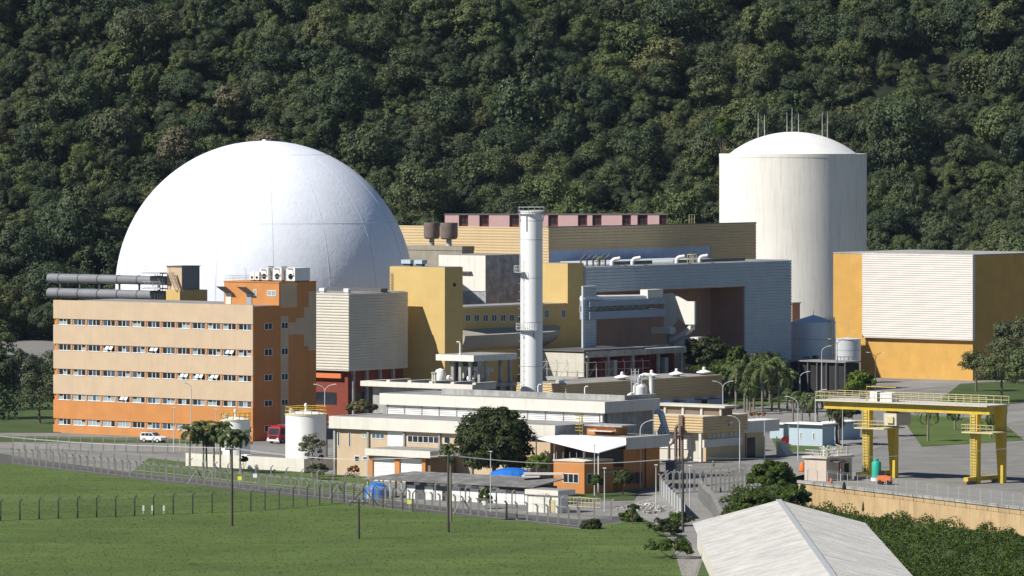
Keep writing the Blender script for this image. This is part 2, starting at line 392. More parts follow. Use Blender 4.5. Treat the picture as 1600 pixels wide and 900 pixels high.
MB().lathe([(.5, dtop - .05), (.5, dtop + .15), (.2, dtop + .3)], 12).build('top_hatch', M['white_paint'], dome)

# --- cream cylindrical containment building with shallow cap
cY = 1371.0; s6 = F / cY; cc = Vector(((1239 - 800) / F * cY, cY, 0)); cr = 18.55; crim = CH - 40 / s6
cont = empty('containment_building', cc, 0, 'tall cream cylindrical containment building with shallow domed cap and lightning rods', 'tower')
MB().lathe([(cr, 0), (cr, crim - .9), (cr + .06, crim - .9), (cr + .06, crim), (cr - .5, crim), (cr - .5, crim - .5), (.02, crim - .5)], 128).build('shell', M['cont_white'], cont, True)
cb = 16.0; chh = 5.5; sr = (cb**2 + chh**2) / (2 * chh)
a0_ = math.asin(cb / sr)
MB().lathe([(cb, crim - .5)] + [(sr * math.sin(a0_ * (1 - i / 16)) + .001, crim + chh - sr + sr * math.cos(a0_ * (1 - i / 16))) for i in range(17)], 96).build('domed_cap', M['white_paint'], cont, True)
for a_ in (-131, -38):
    MB().tube([(math.cos(R(a_)) * (cr + .03), math.sin(R(a_)) * (cr + .03), 5), (math.cos(R(a_)) * (cr + .03), math.sin(R(a_)) * (cr + .03), crim - 1)], .035, 4).build('down_conductor', M['cont_white'], cont)
for px, yb_, yt_ in ((1184,215,176),(1194,211,179),(1229,213,176),(1238,206,168),(1247,205,177),(1284,214,175),(1292,213,174)):
    u = (px - 1239) / s6; z0_ = crim + chh - sr + math.sqrt(max(0, sr*sr - min(u*u + 4, 250)))
    zt_ = CH - (yt_ - HZ) / s6
    MB().tube([(u, -2 if px != 1238 else 1.5, z0_ - .3), (u, -2 if px != 1238 else 1.5, zt_)], .13, 5, .05).build('lightning_rod', M['steel'], cont)

# --- orange and beige office block
of = Bd('office_building', 'five-storey beige and orange office block with rows of strip windows below the white dome', 'building', 395, gdepth(690), 60, 494)
of.L = 48.4
ztop = of.z(479); rows = [(of.z(506.5), of.z(516.5)), (of.z(547), of.z(557.5)), (of.z(587), of.z(597)), (of.z(627.5), of.z(637)), (of.z(667), of.z(677))]
of.box('wall', 'orange', -of.L, 0, .35, of.W, 0, ztop)
bz = [ztop + .25] + [z for r in rows for z in r] + [0]
for i in range(0, 12, 2):
    of.box('spandrel', 'beige' if i < 8 else 'orange', -of.L, 0, 0, .35, bz[i+1], bz[i])
roofm = MB().box(-of.L + .4, -.4, .75, of.W - .3, ztop + .004, ztop + .05); of.part('roof', 'roof_grey', roofm)
PER = 3.64; WW = 3.05
for r, (zt, zb) in enumerate(rows):
    for k in range(14):
        x = -.42 - k * PER
        if x - .6 < -of.L: break
        of.box('pier', 'orange', x + .0, min(0, x + .42), .08, .35, zb, zt)
h0 = rows[0][0] - rows[0][1]
wf = MB()
for x_0, x_1, z_0, z_1 in ((0,WW,0,.07),(0,WW,h0-.07,h0),(0,.07,.07,h0-.07),(WW-.07,WW,.07,h0-.07),(WW*.36,WW*.36+.10,.07,h0-.07),(WW*.64,WW*.64+.10,.07,h0-.07)):
    wf.box(x_0, x_1, .16, .24, z_0, z_1)
wf.box(-.05, WW + .05, -.06, .15, -.04, .03)
wfm = wf.build('window', M['frame_white'], link=False).data
panes = {}
for kind in ('glass', 'glass_blue', 'pane_pale'):
    panes[kind] = MB().box(0, 1, .20, .205, .07, h0 * .99 - .07).build('pane', M[kind], link=False).data
blind = MB().box(0, 1, .195, .2, .07, h0 * .6).build('blind', M['pane_pale'], link=False).data
sash = MB(); sash.ext([(0,0,0),(.75,0,0),(.75,-.45,-.55),(0,-.45,-.55)], (0,-.05,.04)); sashm = sash.build('open_sash', M['frame_white'], link=False).data
rg = random.Random(3)
for r, (zt, zb) in enumerate(rows):
    for k in range(13):
        x = -.45 - k * PER - WW
        if x < -of.L: break
        w = inst(wfm, 'window', of.root, (x, 0, zb))
        for j, (u0, u1) in enumerate(((.07, WW*.36), (WW*.36+.14, WW*.64), (WW*.64+.14, WW-.07))):
            o = inst(panes[rg.choice(('glass','glass','glass','glass','glass_blue') if r < 3 else ('glass_blue','glass','glass','pane_pale'))], 'pane', w, (u0, 0, 0), sc=(u1 - u0, 1, 1))
            if rg.random() < .22: inst(blind, 'blind', w, (u0, 0, 0), sc=(u1 - u0, 1, 1))
        if (r, k) in ((2,4),(2,3),(2,2),(1,6),(1,1),(3,8),(1,9)):
            inst(sashm, 'open_sash', w, (WW*.3, .1, h0 * .85)); inst(sashm, 'open_sash', w, (WW*.62, .1, h0 * .85))
def flank_window(b, y0, y1, z0, z1, kind='glass', nm=2, lx=0.0, parent=None):
    w = MB(); t = .09; d = .07
    w.box(lx + .004, lx + d, y0, y1, z0, z0 + t).box(lx + .004, lx + d, y0, y1, z1 - t, z1).box(lx + .004, lx + d, y0, y0 + t, z0 + t, z1 - t).box(lx + .004, lx + d, y1 - t, y1, z0 + t, z1 - t)
    for i in range(1, nm): c = y0 + (y1 - y0) * i / nm; w.box(lx + .004, lx + d, c - .05, c + .05, z0 + t, z1 - t)
    o = b.part('window', 'frame_white', w, parent); b.box('pane', kind, lx + .004, lx + .03, y0 + t, y1 - t, z0 + t, z1 - t, parent=o); return o
def front_window(b, x0, x1, z0, z1, kind='glass', nm=2, ly=0.0, parent=None, fr='frame_white'):
    w = MB(); t = .09; d = .07
    w.box(x0, x1, ly - d, ly - .004, z0, z0 + t).box(x0, x1, ly - d, ly - .004, z1 - t, z1).box(x0, x0 + t, ly - d, ly - .004, z0 + t, z1 - t).box(x1 - t, x1, ly - d, ly - .004, z0 + t, z1 - t)
    for i in range(1, nm): c = x0 + (x1 - x0) * i / nm; w.box(c - .05, c + .05, ly - d, ly - .004, z0 + t, z1 - t)
    o = b.part('window', fr, w, parent); b.box('pane', kind, x0 + t, x1 - t, ly - .03, ly - .004, z0 + t, z1 - t, parent=o); return o
y3, y4 = of.y(438.5), of.y(450.5)
of.box('paint_strip', 'beige', .003, .02, y3, y4, of.z(690, 0, y3), of.z(494, 0, y3))
for zt, zb in rows:
    flank_window(of, of.y(413), of.y(425), zb + .05, zt + .1)
    flank_window(of, y3 + .15, y4 - .15, zb + .05, zt + .1, lx=.02)
ly = of.y(436); lx = of.x(350, ly); zp = of.z(442, 0, ly)
of.box('penthouse', 'orange', lx, 0, ly, of.W, ztop, zp)
of.box('penthouse_coping', 'orange', lx - .1, .1, ly - .1, of.W + .1, zp, zp + .15)
for (a_, b_, c_, d_) in ((438,464,443,481),(482,494,455,541),(475,482,480,541),(462,475,497,523),(451,462,504,523),(482,494,541,548)):
    of.box('paint_panel', 'beige', .004, .022, of.y(a_), min(of.y(b_), of.W), of.z(d_, 0, of.y(a_)), of.z(c_, 0, of.y(a_)))
front_window(of, of.x(417.5, ly), of.x(431.5, ly), of.z(463, 0, ly), of.z(454, 0, ly), 'pane_pale', 2, ly)
front_window(of, of.x(396, ly), of.x(401, ly), of.z(463, 0, ly), of.z(453, 0, ly), 'pane_pale', 1, ly)
of.part('roof_railing', 'galv', railing([(lx + .2, of.W - .3, zp + .15), (lx + .2, ly + .2, zp + .15), (-.2, ly + .2, zp + .15), (-.2, of.W - .3, zp + .15)], .9, .03, 2.0))
for pa, pb in ((352.5, 363), (385, 395)):
    xa, xb = of.x(pa, ly), of.x(pb, ly)
    of.box('roof_door', 'pane_pale' if pa > 370 else 'white', xa + .1, xb - .2, ly - .12, ly - .003, ztop + .05, ztop + 2.3)
    aw = MB().ext([(xa - .6, ly - 1.9, ztop + 3.2), (xb + .1, ly - 1.9, ztop + 3.2), (xb + .5, ly - .01, ztop + 1.9), (xa + .1, ly - .01, ztop + 1.9)], (0, -.03, .06))
    of.part('awning', 'rust' if pa < 370 else 'glass_blue', aw)
# things on the office roof
def roof_thing(name, label, cat, b, lx, ly, z, group=None): return empty(name, at(b, lx, ly, z), -GA, label, cat, group)
def cooling_unit(b, lx, ly, z, w, d, h, label, fan=True, name='cooling_unit'):
    t = roof_thing(name, label, 'cooling unit', b, lx, ly, z, 'cooling units on the office penthouse')
    MB().box(0, w, 0, d, .25, h).build('casing', M['white_paint'], t)
    MB().box(.1, w - .1, .1, d - .1, 0, .25).build('base_frame', M['steel_dark'], t)
    c = w * .5; zc = .25 + (h - .25) * .32; r = min(w, h) * .27
    ring = MB()
    ring.v = []; n = 20
    MBf = MB().add([(c + r*math.cos(2*math.pi*k/n), -.03, zc + r*math.sin(2*math.pi*k/n)) for k in range(n)], [tuple(range(n))]); MBf.ext([(c + r*math.cos(2*math.pi*k/n), -.03, zc + r*math.sin(2*math.pi*k/n)) for k in range(n)], (0, .028, 0))
    MBf.build('fan_opening', M['dark'], t)
    if h > 2: MB().tube([(w*.15, -.1, h - .15), (w*.75, -.1, h - .15), (w*.9, -.1, h*.45), (w*.2, -.1, h*.45)], .06, 5).build('pipe', M['steel_dark'], t)
    return t
z_ = zp + .15
cooling_unit(of, of.x(447.5, ly + 1), ly + 1, z_, 2.0, 4.2, of.z(418.5, 0, ly) - z_, 'white cooling unit, nearest to the shaded flank of the office penthouse')
cooling_unit(of, of.x(426.5, ly + 1.5), ly + 1.5, z_, 2.0, 3.0, of.z(419, 0, ly) - z_, 'white cooling unit, middle of three large ones on the penthouse roof')
cooling_unit(of, of.x(406.5, ly + 1.5), ly + 1.5, z_, 1.9, 2.6, of.z(421, 0, ly) - z_, 'white cooling unit, third of the large ones, beside the smallest pair')
cooling_unit(of, of.x(398, ly + 1), ly + 1, z_, 1.0, .9, 1.7, 'small grey condenser standing next to the large cooling units', name='condenser')
cooling_unit(of, of.x(390.5, ly + 1), ly + 1, z_, 1.0, .9, 1.7, 'small grey condenser at the end of the row, farthest from the flank', name='condenser')
for k, (pa, pb) in enumerate(((418.5, 426), (439, 447))):
    xa, xb = of.x(pa, ly + 2.2), of.x(pb, ly + 2.2)
    t = roof_thing('louvre_screen', ('slatted grey louvre panel between the first and second large cooling units', 'slatted grey louvre panel between the second and third large cooling units')[1-k], 'louvre', of, xa, ly + 2.2, z_)
    for i in range(10): MB().box(0, xb - xa, 0, .15, .15 + i * .25, .28 + i * .25).build('slat', M['steel'], t)
    MB().box(-.05, xb - xa + .05, .16, .25, 0, 2.75).build('back_panel', M['shadow_grey'], t)
t = roof_thing('antenna_mast', 'thin bent antenna mast on the orange penthouse roof', 'antenna', of, of.x(384, ly + .5), ly + .5, z_)
MB().tube([(0,0,0),(0,0,2.0),(-.2,0,2.3),(-.7,0,2.4)], .05, 5).build('mast', M['galv'], t)

# block with round ducts behind the office roof
db = Bd('duct_house', 'cream rooftop block with flank shade painted dark grey beside the two large round ducts', 'building', 284, 1012.0, 261, 312)
zt = db.z(417); zl = db.z(453.5)
db.box('upper_wall', 'beige', -db.L, 0, 0, db.W, zl, zt); db.box('upper_roof', 'steel_dark', -db.L - .15, .15, -.15, db.W + .15, zt, zt + .18)
db.box('flank_cladding', 'duct', .003, .05, .1, db.W - .1, zl + .1, zt - .05)  # dark sheet over the wall paints in the shade on this flank
db.box('lower_wall', 'yellow', db.x(259.5, -1.2), db.x(281, -1.2), -1.2, db.y(324, db.x(281, -1.2)), 0, zl - .02)
dm_ = db.part('outside_stair', 'steel_dark', MB())
st = MB(); za = db.z(426); zb_ = db.z(470)
for i in range(14):
    f = i / 13; st.box(-1.6 + f * 1.3, -1.25 + f * 1.3, -1.5, -.5, za - f * (za - zl) - .05, za - f * (za - zl))
st.tube([(-1.8, -1.5, za), (-.2, -1.5, zl)], .07, 4).tube([(-1.8, -1.5, za + 1), (-.2, -1.5, zl + 1)], .04, 4).tube([(-1.8, -.5, za), (-.2, -.5, zl)], .07, 4)
db.part('outside_stair_flight', 'steel_dark', st); bpy.data.objects.remove(dm_)
for zc, nm, off in ((db.z(426), 'platform', -.2), (db.z(450), 'platform', -.2)):
    db.box(nm, 'steel', db.x(233), db.x(262), -2.2, -.2, zc - .3, zc)
    db.part('platform_railing', 'galv', railing([(db.x(262), -2.2, zc), (db.x(233), -2.2, zc), (db.x(233), -.3, zc)], 1.1, .03, 1.0))
fr = MB()
for px in (250, 254, 258, 262):
    fr.tube([(db.x(px), -1.4, 0), (db.x(px), -1.4, db.z(428))], .09, 4)
fr.tube([(db.x(246), -1.4, db.z(448)), (db.x(263), -1.4, db.z(428))], .08, 4).tube([(db.x(250), -1.4, db.z(430)), (db.x(263), -1.4, db.z(448))], .08, 4)
db.part('support_frame', 'steel_dark', fr)
for (ya, yb_, lab) in ((432, 446.5, 'upper of two long dark grey round ducts above the office roof'), (455, 470.5, 'lower of two long dark grey round ducts above the office roof')):
    zA, zB = db.z(ya), db.z(yb_); r = (zA - zB) / 2
    t = empty('round_duct', at(db, 0, 0, 0), -GA, lab, 'duct')
    mb = MB(); mb.tube([(db.x(262, r * .6), r * .6, zB + r), (db.x(262, r * .6) - 30, r * .6, zB + r)], r, 20); mb.build('duct_shell', M['duct'], t, True)
    for k in range(6):
        xx = db.x(262, r * .6) - 2 - k * 5; MB().tube([(xx, r*.6, zB + r), (xx - .25, r*.6, zB + r)], r + .07, 20).build('flange', M['steel_dark'], t, True)
        MB().box(xx - .2, xx, r*.6 - .2, r*.6 + .2, 0, zB + .2).build('support', M['steel_dark'], t)

# --- ribbed white hall beside the office
cl = Bd('clad_hall', 'cream ribbed-metal hall on a dark red base between office and yellow tower', 'building', 545, 1035.0, 462, 637)
zt = cl.z(459); zb = cl.z(580)
cl.box('core', 'clad_white', -cl.L, -.02, .02, cl.W, zb, zt)
cl.part('front_cladding', 'clad_white', MB().corr((-cl.L, 0, 0), (1,0,0), cl.L + .09, zb, zt, (0,-1,0), .54, .11))
cl.part('flank_cladding', 'clad_white', MB().corr((0, -.09, 0), (0,1,0), cl.W + .09, zb, zt, (1,0,0), .54, .11))
cl.box('base_wall', 'dark_red', -cl.L, -1.2, 1.2, cl.W, 0, zb)
cl.box('orange_beam', 'red_orange', cl.x(494) - 2, cl.x(530), .4, 1.0, cl.z(592), cl.z(584.5))
cl.box('roof', 'roof_grey', -cl.L + .2, -.3, .3, cl.W - .2, zt + .004, zt + .1)
cl.box('gutter', 'steel_dark', -cl.L, -.1, cl.W * .55, cl.W * .55 + 2, zt + .1, zt + .75)
for i in range(4):
    yy = 2 + i * 4.0; cl.box('base_column', 'concrete', -1.15, -.55, yy, yy + .6, 0, zb)
cl.box('base_opening', 'glass', -1.19, -1.15, 3.0, 9.5, 3.2, 5.5)
cl.box('base_opening', 'glass', -10.5, -4.0, 1.15, 1.19, 3.2, 5.5)
for px, lab in ((505, 'small white roof vent on the ribbed hall, the one next to the office'), (543, 'small white roof vent at the corner of the ribbed hall')):
    t = roof_thing('roof_vent', lab, 'vent', cl, cl.x(px, .9), .9, zt + .1, 'roof vents of the ribbed hall')
    MB().box(-.6, .6, -.5, .5, .25, .85).box(-.45, .45, -.35, .35, 0, .25).build('vent_box', M['white_paint'], t)

# --- yellow stair tower
yt = Bd('yellow_tower', 'smooth yellow tower with dark flank rising beside the ribbed hall', 'building', 695, 1047.0, 609, 723)
zt = yt.z(418)
yt.box('wall', 'yellow', -yt.L, 0, 0, yt.W, 0, zt); yt.box('roof', 'roof_grey', -yt.L + .2, -.2, .2, yt.W - .2, zt + .004, zt + .08)
yt.box('flank_vent', 'dark', .004, .05, yt.y(708), yt.y(712), yt.z(448, 0, 2), yt.z(442.5, 0, 2))
yt.part('wall_ladder', 'rust', ladder((yt.x(613), -.2, yt.z(457, -12)), yt.z(426) - yt.z(457), (1,0,0), .4, .05))
for i, (px, wid) in enumerate(((638, 2.3), (657, 2.0))):
    t = roof_thing('roof_fan', ('pale blue roof fan housing on the yellow tower, the one nearest the dome', 'pale blue roof fan housing on the yellow tower, beside the other fan')[i], 'vent', yt, yt.x(px, 1.5), 1.5, zt + .08, 'fans on the yellow tower')
    MB().box(-wid/2, wid/2, -.8, .8, .5, 1.25).build('hood', M['pale_blue'], t); MB().box(-wid*.35, wid*.35, -.5, .5, 0, .5).build('curb', M['steel_dark'], t)

# --- long olive-yellow wall with windows, block at its end
ww = Bd('window_hall', 'long yellow hall in shade with a row of blue windows behind the chimney', 'building', 887, 1098.0, 848, 912)
y0 = ww.y(718); zr = ww.z(474)
ww.box('wall', 'yellow', -10, 0, y0, ww.W, 0, zr)
ww.box('roof', 'roof_grey', -9.8, -.2, y0 + .2, -.02, zr + .004, zr + .06)
ww.box('end_block', 'yellow', -ww.L, 0, 0, ww.W, zr, ww.z(412)); ww.box('end_block_roof', 'roof_grey', -ww.L + .2, -.2, .2, ww.W - .2, ww.z(412) + .004, ww.z(412) + .08)
ww.box('eaves_strip', 'white', -.1, .25, y0, -8, zr - .1, zr + .25)
for i in range(7):
    px = 727 + i * 13.7; ya = ww.y(px); yb_ = ww.y(px + 8); flank_window(ww, ya, yb_, ww.z(502.5, 0, ya), ww.z(491.5, 0, ya), 'glass_blue', 2)
for px in (851, 877): ya = ww.y(px); yb_ = ww.y(px + 6.5); flank_window(ww, ya, yb_, ww.z(497, 0, ya), ww.z(484, 0, ya), 'glass_blue', 2)
# big round-bottomed duct along that wall
pr = []; n = 14; rr = 3.1
ya, yb_ = ww.y(722, 2.5), ww.y(886, 2.5); zc = ww.z(512, 2.5, ya * .5)
t = empty('round_bottom_duct', at(ww, 0, 0, 0), -GA, 'large beige round-bottomed duct hanging along the window wall behind the chimney', 'duct')
def arc(y, k): return [(.1, y, zc)] + [(.1 + rr * k * math.cos(math.pi / 2 * i / (n - 1)), y, zc - rr * .35 * k - rr * k * math.sin(math.pi / 2 * i / (n - 1))) for i in range(n - 1)] + [(.1, y, zc - rr * 1.36 * k)]
mb = MB(); secs = [arc(ya, 1), arc(yb_ - 6, 1), arc(yb_ - 2.5, .78), arc(yb_, .3)]
for s in secs:
    s[1] = (s[1][0], s[1][1], s[1][2]); mb.v += s
for i in range(3):
    for j in range(n): a_ = i*(n+1)+j; mb.f.append((a_, a_+1, a_+n+2, a_+n+1))
mb.f.append(tuple(range(n+1))); mb.f.append(tuple(range(3*(n+1), 4*(n+1)))[::-1]); 
mb.build('duct_shell', M['duct_beige'], t)

# --- stained concrete block; white front stops at the shadow edge, shade painted in below
co = Bd('concrete_block', 'stained grey concrete block with white front cut off at a painted shadow edge beside the chimney', 'building', 759, 1110.0, 686, 818)
zt = co.z(399.5); co.box('wall', 'conc_stained', -co.L, 0, 0, co.W, 0, zt)
co.box('white_lit_front', 'concrete_white', -co.L, -.0, -.12, -.004, co.z(455), zt - .02); co.box('roof', 'roof_grey', -co.L + .2, -.2, .2, co.W - .2, zt + .004, zt + .08)
co.box('bracket_rail', 'rust', co.x(722), co.x(738), -.9, -.13, co.z(426), co.z(424.5))
# --- block carrying two rusty tanks
tk = Bd('tank_plinth', 'weathered olive concrete plinth under two rusty vent drums', 'building', 722, 1150.0, 630, 724.5)
zt = tk.z(385); tk.box('wall', 'plinth', -tk.L, 0, 0, 4, 0, zt); tk.box('cornice', 'plinth', -tk.L, .1, -.12, 4.1, zt - .9, zt + .004)
for i, (xa, xb, lab) in enumerate(((662, 687.5, 'rusty brown vent drum on a thin neck, partly behind its twin'), (686, 713.5, 'rusty grey vent drum on a thin neck, overlapping its browner twin'))):
    w = (xb - xa) / 7.39; cxl = tk.x((xa + xb) / 2, 2 - i * 1.4); t = roof_thing('vent_drum', lab, 'vent', tk, cxl, 2 - i * 1.0, zt, 'vent drums on the plinth')
    zd, zt2 = tk.z(374.5) - zt, tk.z(348.5) - zt
    MB().lathe([(w*.16, 0), (w*.16, zd + .1)], 16).build('neck', M['concrete'] if i == 0 else M['steel'], t, True)
    MB().lathe([(w*.36, zd), (w*.47, zd + .25), (w*.5, zd + .6), (w*.5, zt2), (w*.47, zt2), (w*.47, zt2 - .5)], 28).build('drum', M['rust'], t, True)

# --- turbine hall
tb = Bd('turbine_hall', 'long tan ribbed-metal turbine hall with sunlit front and dark flank behind the chimney', 'building', 857, 1150.0, 612, 1181)
zt = tb.z(355.5); zb = tb.z(420)
tb.box('core', 'clad_tan', -tb.L, -.02, .02, tb.W, 0, zt - 1.1)
tb.box('parapet', 'clad_tan', -tb.L, -.02, .02, .25, zt - 1.1, zt - .02); tb.box('parapet', 'clad_tan', -.25, -.02, .25, tb.W, zt - 1.1, zt - .02)
tb.part('front_cladding', 'clad_tan', MB().corr((-tb.L, 0, 0), (1,0,0), tb.L + .1, 5, zt, (0,-1,0), .6, .055))
ye = tb.y(1110); zrec = tb.z(391, 0, 10); zf = tb.z(388, 0, ye)
fl = MB().corr((0, -.1, 0), (0,1,0), tb.W + .1, zrec, zt, (1,0,0), .6, .13).corr((0, ye, 0), (0,1,0), tb.W - ye, zb - 12, zrec, (1,0,0), .6, .13)
tb.part('flank_cladding', 'clad_tan', fl)
tb.box('blue_band', 'blue_wall', -.018, .01, .5, ye - .05, zb - 14, zrec - .02)
tb.box('roof', 'roof_dark', -tb.L + .2, -.3, .3, tb.W - .2, zt - 1.096, zt - 1.05); tb.box('roof_edge', 'steel_dark', -.25, .16, -.15, tb.W + .1, zt, zt + .14)
t = roof_thing('roof_frame', 'small pale tubular frame on the roof edge of the turbine hall', 'frame', tb, -1, tb.y(1081, -1), zt - 1.05)
MB().tube([(0,-1,0),(0,-1,3.1),(0,1,3.1),(0,1,0)], .07, 4).tube([(0,-1,2.1),(0,1,2.1)], .06, 4).tube([(0,0,0),(0,0,3.1)], .05, 4).build('tubes', M['yellow_pale'], t)
# --- pink building behind
pk = Vector(((695 - 800) / F * 1262, 1262.0, 0)); pr_ = (1042 - 695) / F * 1262 
t = empty('pink_building', pk, 0.0, 'long pink building with dark square windows peeping over the turbine hall roof', 'building')
zt = CH - (336.5 - HZ) / F * 1255
MB().box(0, pr_, .35, 12, 0, zt).build('wall', M['maroon'], t); MB().box(-.2, pr_ + .2, -.06, 12.2, zt, zt + .1).build('roof', M['roof_dark'], t)
spx = [(695,717),(731.5,749),(764,796),(812,812.5),(848,856.5),(872,903),(917.5,925.5),(940,972),(986,996),(1004,1004.5),(1012,1030)]
dark = [(717,731.5),(749,764),(796,812),(856.5,872),(903,917.5),(925.5,940),(972,986),(996,1012),(1030,1042)]
u = lambda px: (px - 695) / (1042 - 695) * pr_
for a_, b_ in ((695,717),(731.5,749),(764,796),(812,856.5),(872,903),(917.5,925.5),(940,972),(986,996),(1012,1030)):
    MB().box(u(a_), u(b_), 0, .35, 0, zt - .05).build('panel', M['pink'], t)
for a_, b_ in dark:
    fw = MB(); z_0, z_1 = zt - 1.95, zt - .45; xa, xb = u(a_) + .35, u(b_) - .35
    for k in range(3): fw.box(xa + (xb - xa - .08) * k / 2, xa + (xb - xa - .08) * k / 2 + .08, .25, .33, z_0, z_1)
    for k in range(3): fw.box(xa, xb, .26, .32, z_0 + (z_1 - z_0) * k / 2 - .03, z_0 + (z_1 - z_0) * k / 2 + .03)
    w = fw.build('window', M['maroon'], t); MB().box(xa, xb, .33, .345, z_0, z_1).build('pane', M['glass'], w)

# --- blue-grey portal building
ub = Bd('portal_building', 'blue-grey ribbed-metal building with a giant rectangular portal opening', 'building', 914, 1102.0, 909, 1236)
zt = ub.z(417); y1_, y2_ = 0.0, ub.y(1163); zop1 = ub.z(447, 0, y2_); D = 9.5
ub.box('beam_core', 'clad_blue', -D, -.02, 0, ub.W, zop1, zt); ub.box('leg_core', 'clad_blue', -32, -.02, y2_, ub.W, 0, zop1 - .01); ub.box('rear_shade_core', 'clad_blue', -32, -D - .01, y2_ - 22, ub.W, zop1, zt - .01)  # unseen rear mass and deepened leg, added to throw shade on the steel tank
ub.part('flank_cladding', 'clad_blue', MB().corr((0, 0, 0), (0,1,0), ub.W, zop1, zt, (1,0,0), .62, .2).corr((0, y2_, 0), (0,1,0), ub.W - y2_, 0, zop1, (1,0,0), .62, .2))
ub.box('inner_wall', 'brown_wall', -9, -8.6, 0, y2_ - .01, 0, zop1 - .01); ub.box('soffit', 'brown_wall', -8.59, -.1, .01, y2_ - .01, zop1 - .15, zop1 - .012)
ub.box('inner_reveal', 'brown_wall', -8.59, -.12, y2_ - .06, y2_ - .012, 0, zop1 - .16)
ub.box('roof', 'roof_grey', -D + .2, -.3, .2, ub.W - .2, zt + .004, zt + .08)
ub.box('roof_upstand', 'steel_dark', -3.0, -2.6, ub.y(975), ub.y(1035), zt + .08, zt + .8); ub.box('roof_upstand', 'steel_dark', -3.0, -2.6, ub.y(1070), ub.y(1180), zt + .08, zt + .7)
ub.box('side_door', 'leaf_mid' if False else 'green_tank', .1, .14, ub.y(1206), ub.y(1228), 0, ub.z(558, 0, 70))
# blue column in front of the portal's end
bc = Bd('ribbed_column', 'narrow blue-grey ribbed column closing the end of the portal opening', 'column', 911, 1090.0, 908, 931)
bc.box('core', 'clad_blue', -.4, -.02, 0, bc.W, 0, bc.z(447)); bc.part('cladding', 'clad_blue', MB().corr((0,0,0),(0,1,0),bc.W,0,bc.z(447),(1,0,0),.62,.2))
# gooseneck pipes on the portal roof
gp = MB(); 
for i in range(9): pass
gl = ['white gooseneck vent pipe on the portal roof, nearest the small pale cage', 'white gooseneck vent pipe on the portal roof, second from the small pale cage',
      'white gooseneck vent pipe on the portal roof, next to the tall frame', 'white gooseneck vent pipe on the portal roof, farthest along, past the tall frame']
pts = [(0,0,0),(0,0,.7)] + [(1.2 - 1.2*math.cos(R(k)), 0, .7 + 1.1*math.sin(R(k))) for k in (20,40,60,80,100)] + [(2.1, 0, 2.0)]
pts = [(x*.8, y, z*.72) for x, y, z in pts]; gm = MB().tube(pts, .38, 12); gm = gm.build('pipe', M['white_paint'], link=False, smooth=True).data; gmo = MB().tube([(1.675,0,1.44),(1.705,0,1.455)], .35, 12).build('mouth', M['dark'], link=False).data
for px, lab in zip((956, 988, 1057, 1093), gl):
    t = empty('gooseneck_vent', at(ub, -1.6, ub.y(px, -1.6), zt + .08), R(5), lab, 'vent pipe', 'gooseneck vents on the portal roof'); inst(gm, 'pipe', t); inst(gmo, 'mouth', t)
for px, lab in ((935, 'small pale roof cage beside the yellow end block'), (1081, 'small pale roof cage between two gooseneck vents')):
    t = roof_thing('roof_cage', lab, 'cage', ub, -1.5, ub.y(px, -1.5), zt + .08, 'roof cages'); c = MB()
    for x in (-.5, .5):
        for y in (-.9, 0, .9): c.tube([(x,y,0),(x,y,1.7)], .08, 4)
        c.tube([(x,-.9,1.7),(x,.9,1.7)], .08, 4).tube([(x,-.9,.9),(x,.9,.9)], .06, 4)
    c.tube([(-.5,-.9,1.7),(.5,-.9,1.7)], .08, 4).tube([(-.5,.9,1.7),(.5,.9,1.7)], .08, 4); c.build('bars', M['yellow_pale'], t)
t = roof_thing('exhaust_manifold', 'dark angled exhaust arms standing against the blue wall band', 'vent pipe', ww, -1.5, ww.W + 6, ww.z(412) - 1)
for k in range(5): MB().tube([(k*.2, k*1.8 - 5, 0), (k*.2, k*1.8 - 5, 1.6), (k*.2+.2, k*1.8 - 3.6, 2.6)], .22, 6).build('arm', M['steel_dark'], t)
MB().box(-.2, .3, -6, 4, -1, .3).build('manifold', M['steel_dark'], t)

# --- pipe bridge and stair structure in front of the portal
pb = Bd('pipe_bridge', 'blue-grey pipe bridge with zigzag truss and white pipe crossing the portal opening', 'bridge', 931, 1092.0, 925, 1040)
pb.box('lower_girder', 'girder_blue', -2.5, 0, -2, pb.W, pb.z(499), pb.z(487)); pb.box('upper_girder', 'girder_blue', -2.5, 0, -2, pb.W, pb.z(479), pb.z(470))
pz0, pz1 = pb.z(487), pb.z(479); n = 9
for i in range(n):
    f0 = -2 + (pb.W * .85 + 2) * i / n; f1 = -2 + (pb.W * .85 + 2) * (i + 1) / n; m_ = (f0 + f1) / 2
    pb.part('truss_brace', 'steel_dark', MB().tube([(-.1, f0, pz0), (-.1, m_, pz1), (-.1, f1, pz0)], .1, 4))
pb.part('pipe', 'white_paint', MB().tube([(-1.2, -3, pb.z(466)), (-1.2, pb.W - 2, pb.z(466) - .4)], .62, 12), smooth=True)
pb.box('pipe_box', 'white', -2.2, -.3, pb.y(1014), pb.y(1038), pb.z(470), pb.z(456))
pb.box('back_panel', 'white', -2.6, -2.52, -2, pb.W * .85, pz0, pz1)
sr_ = Bd('stair_core', 'white concrete stair core with chamfered wall panel standing in the portal opening', 'stair', 1085, 1118.0, 1037, 1090)
zz = lambda py, px: sr_.z(py, sr_.x(px), 0)
sr_.part('chamfered_wall', 'concrete_white', MB().ext([(sr_.x(px), 0, zz(py, px)) for px, py in ((1037,459),(1048,458),(1072,471),(1085,471),(1085,507),(1071,507),(1058,497),(1040,524),(1037,524))], (0, .6, 0)))
sr_.part('landing', 'concrete_white', MB().box(sr_.x(1023), sr_.x(1052), -1.2, .8, zz(521, 1035), zz(511, 1035)).box(sr_.x(1023), sr_.x(1046), -1.2, .8, zz(545, 1035), zz(538, 1035)))
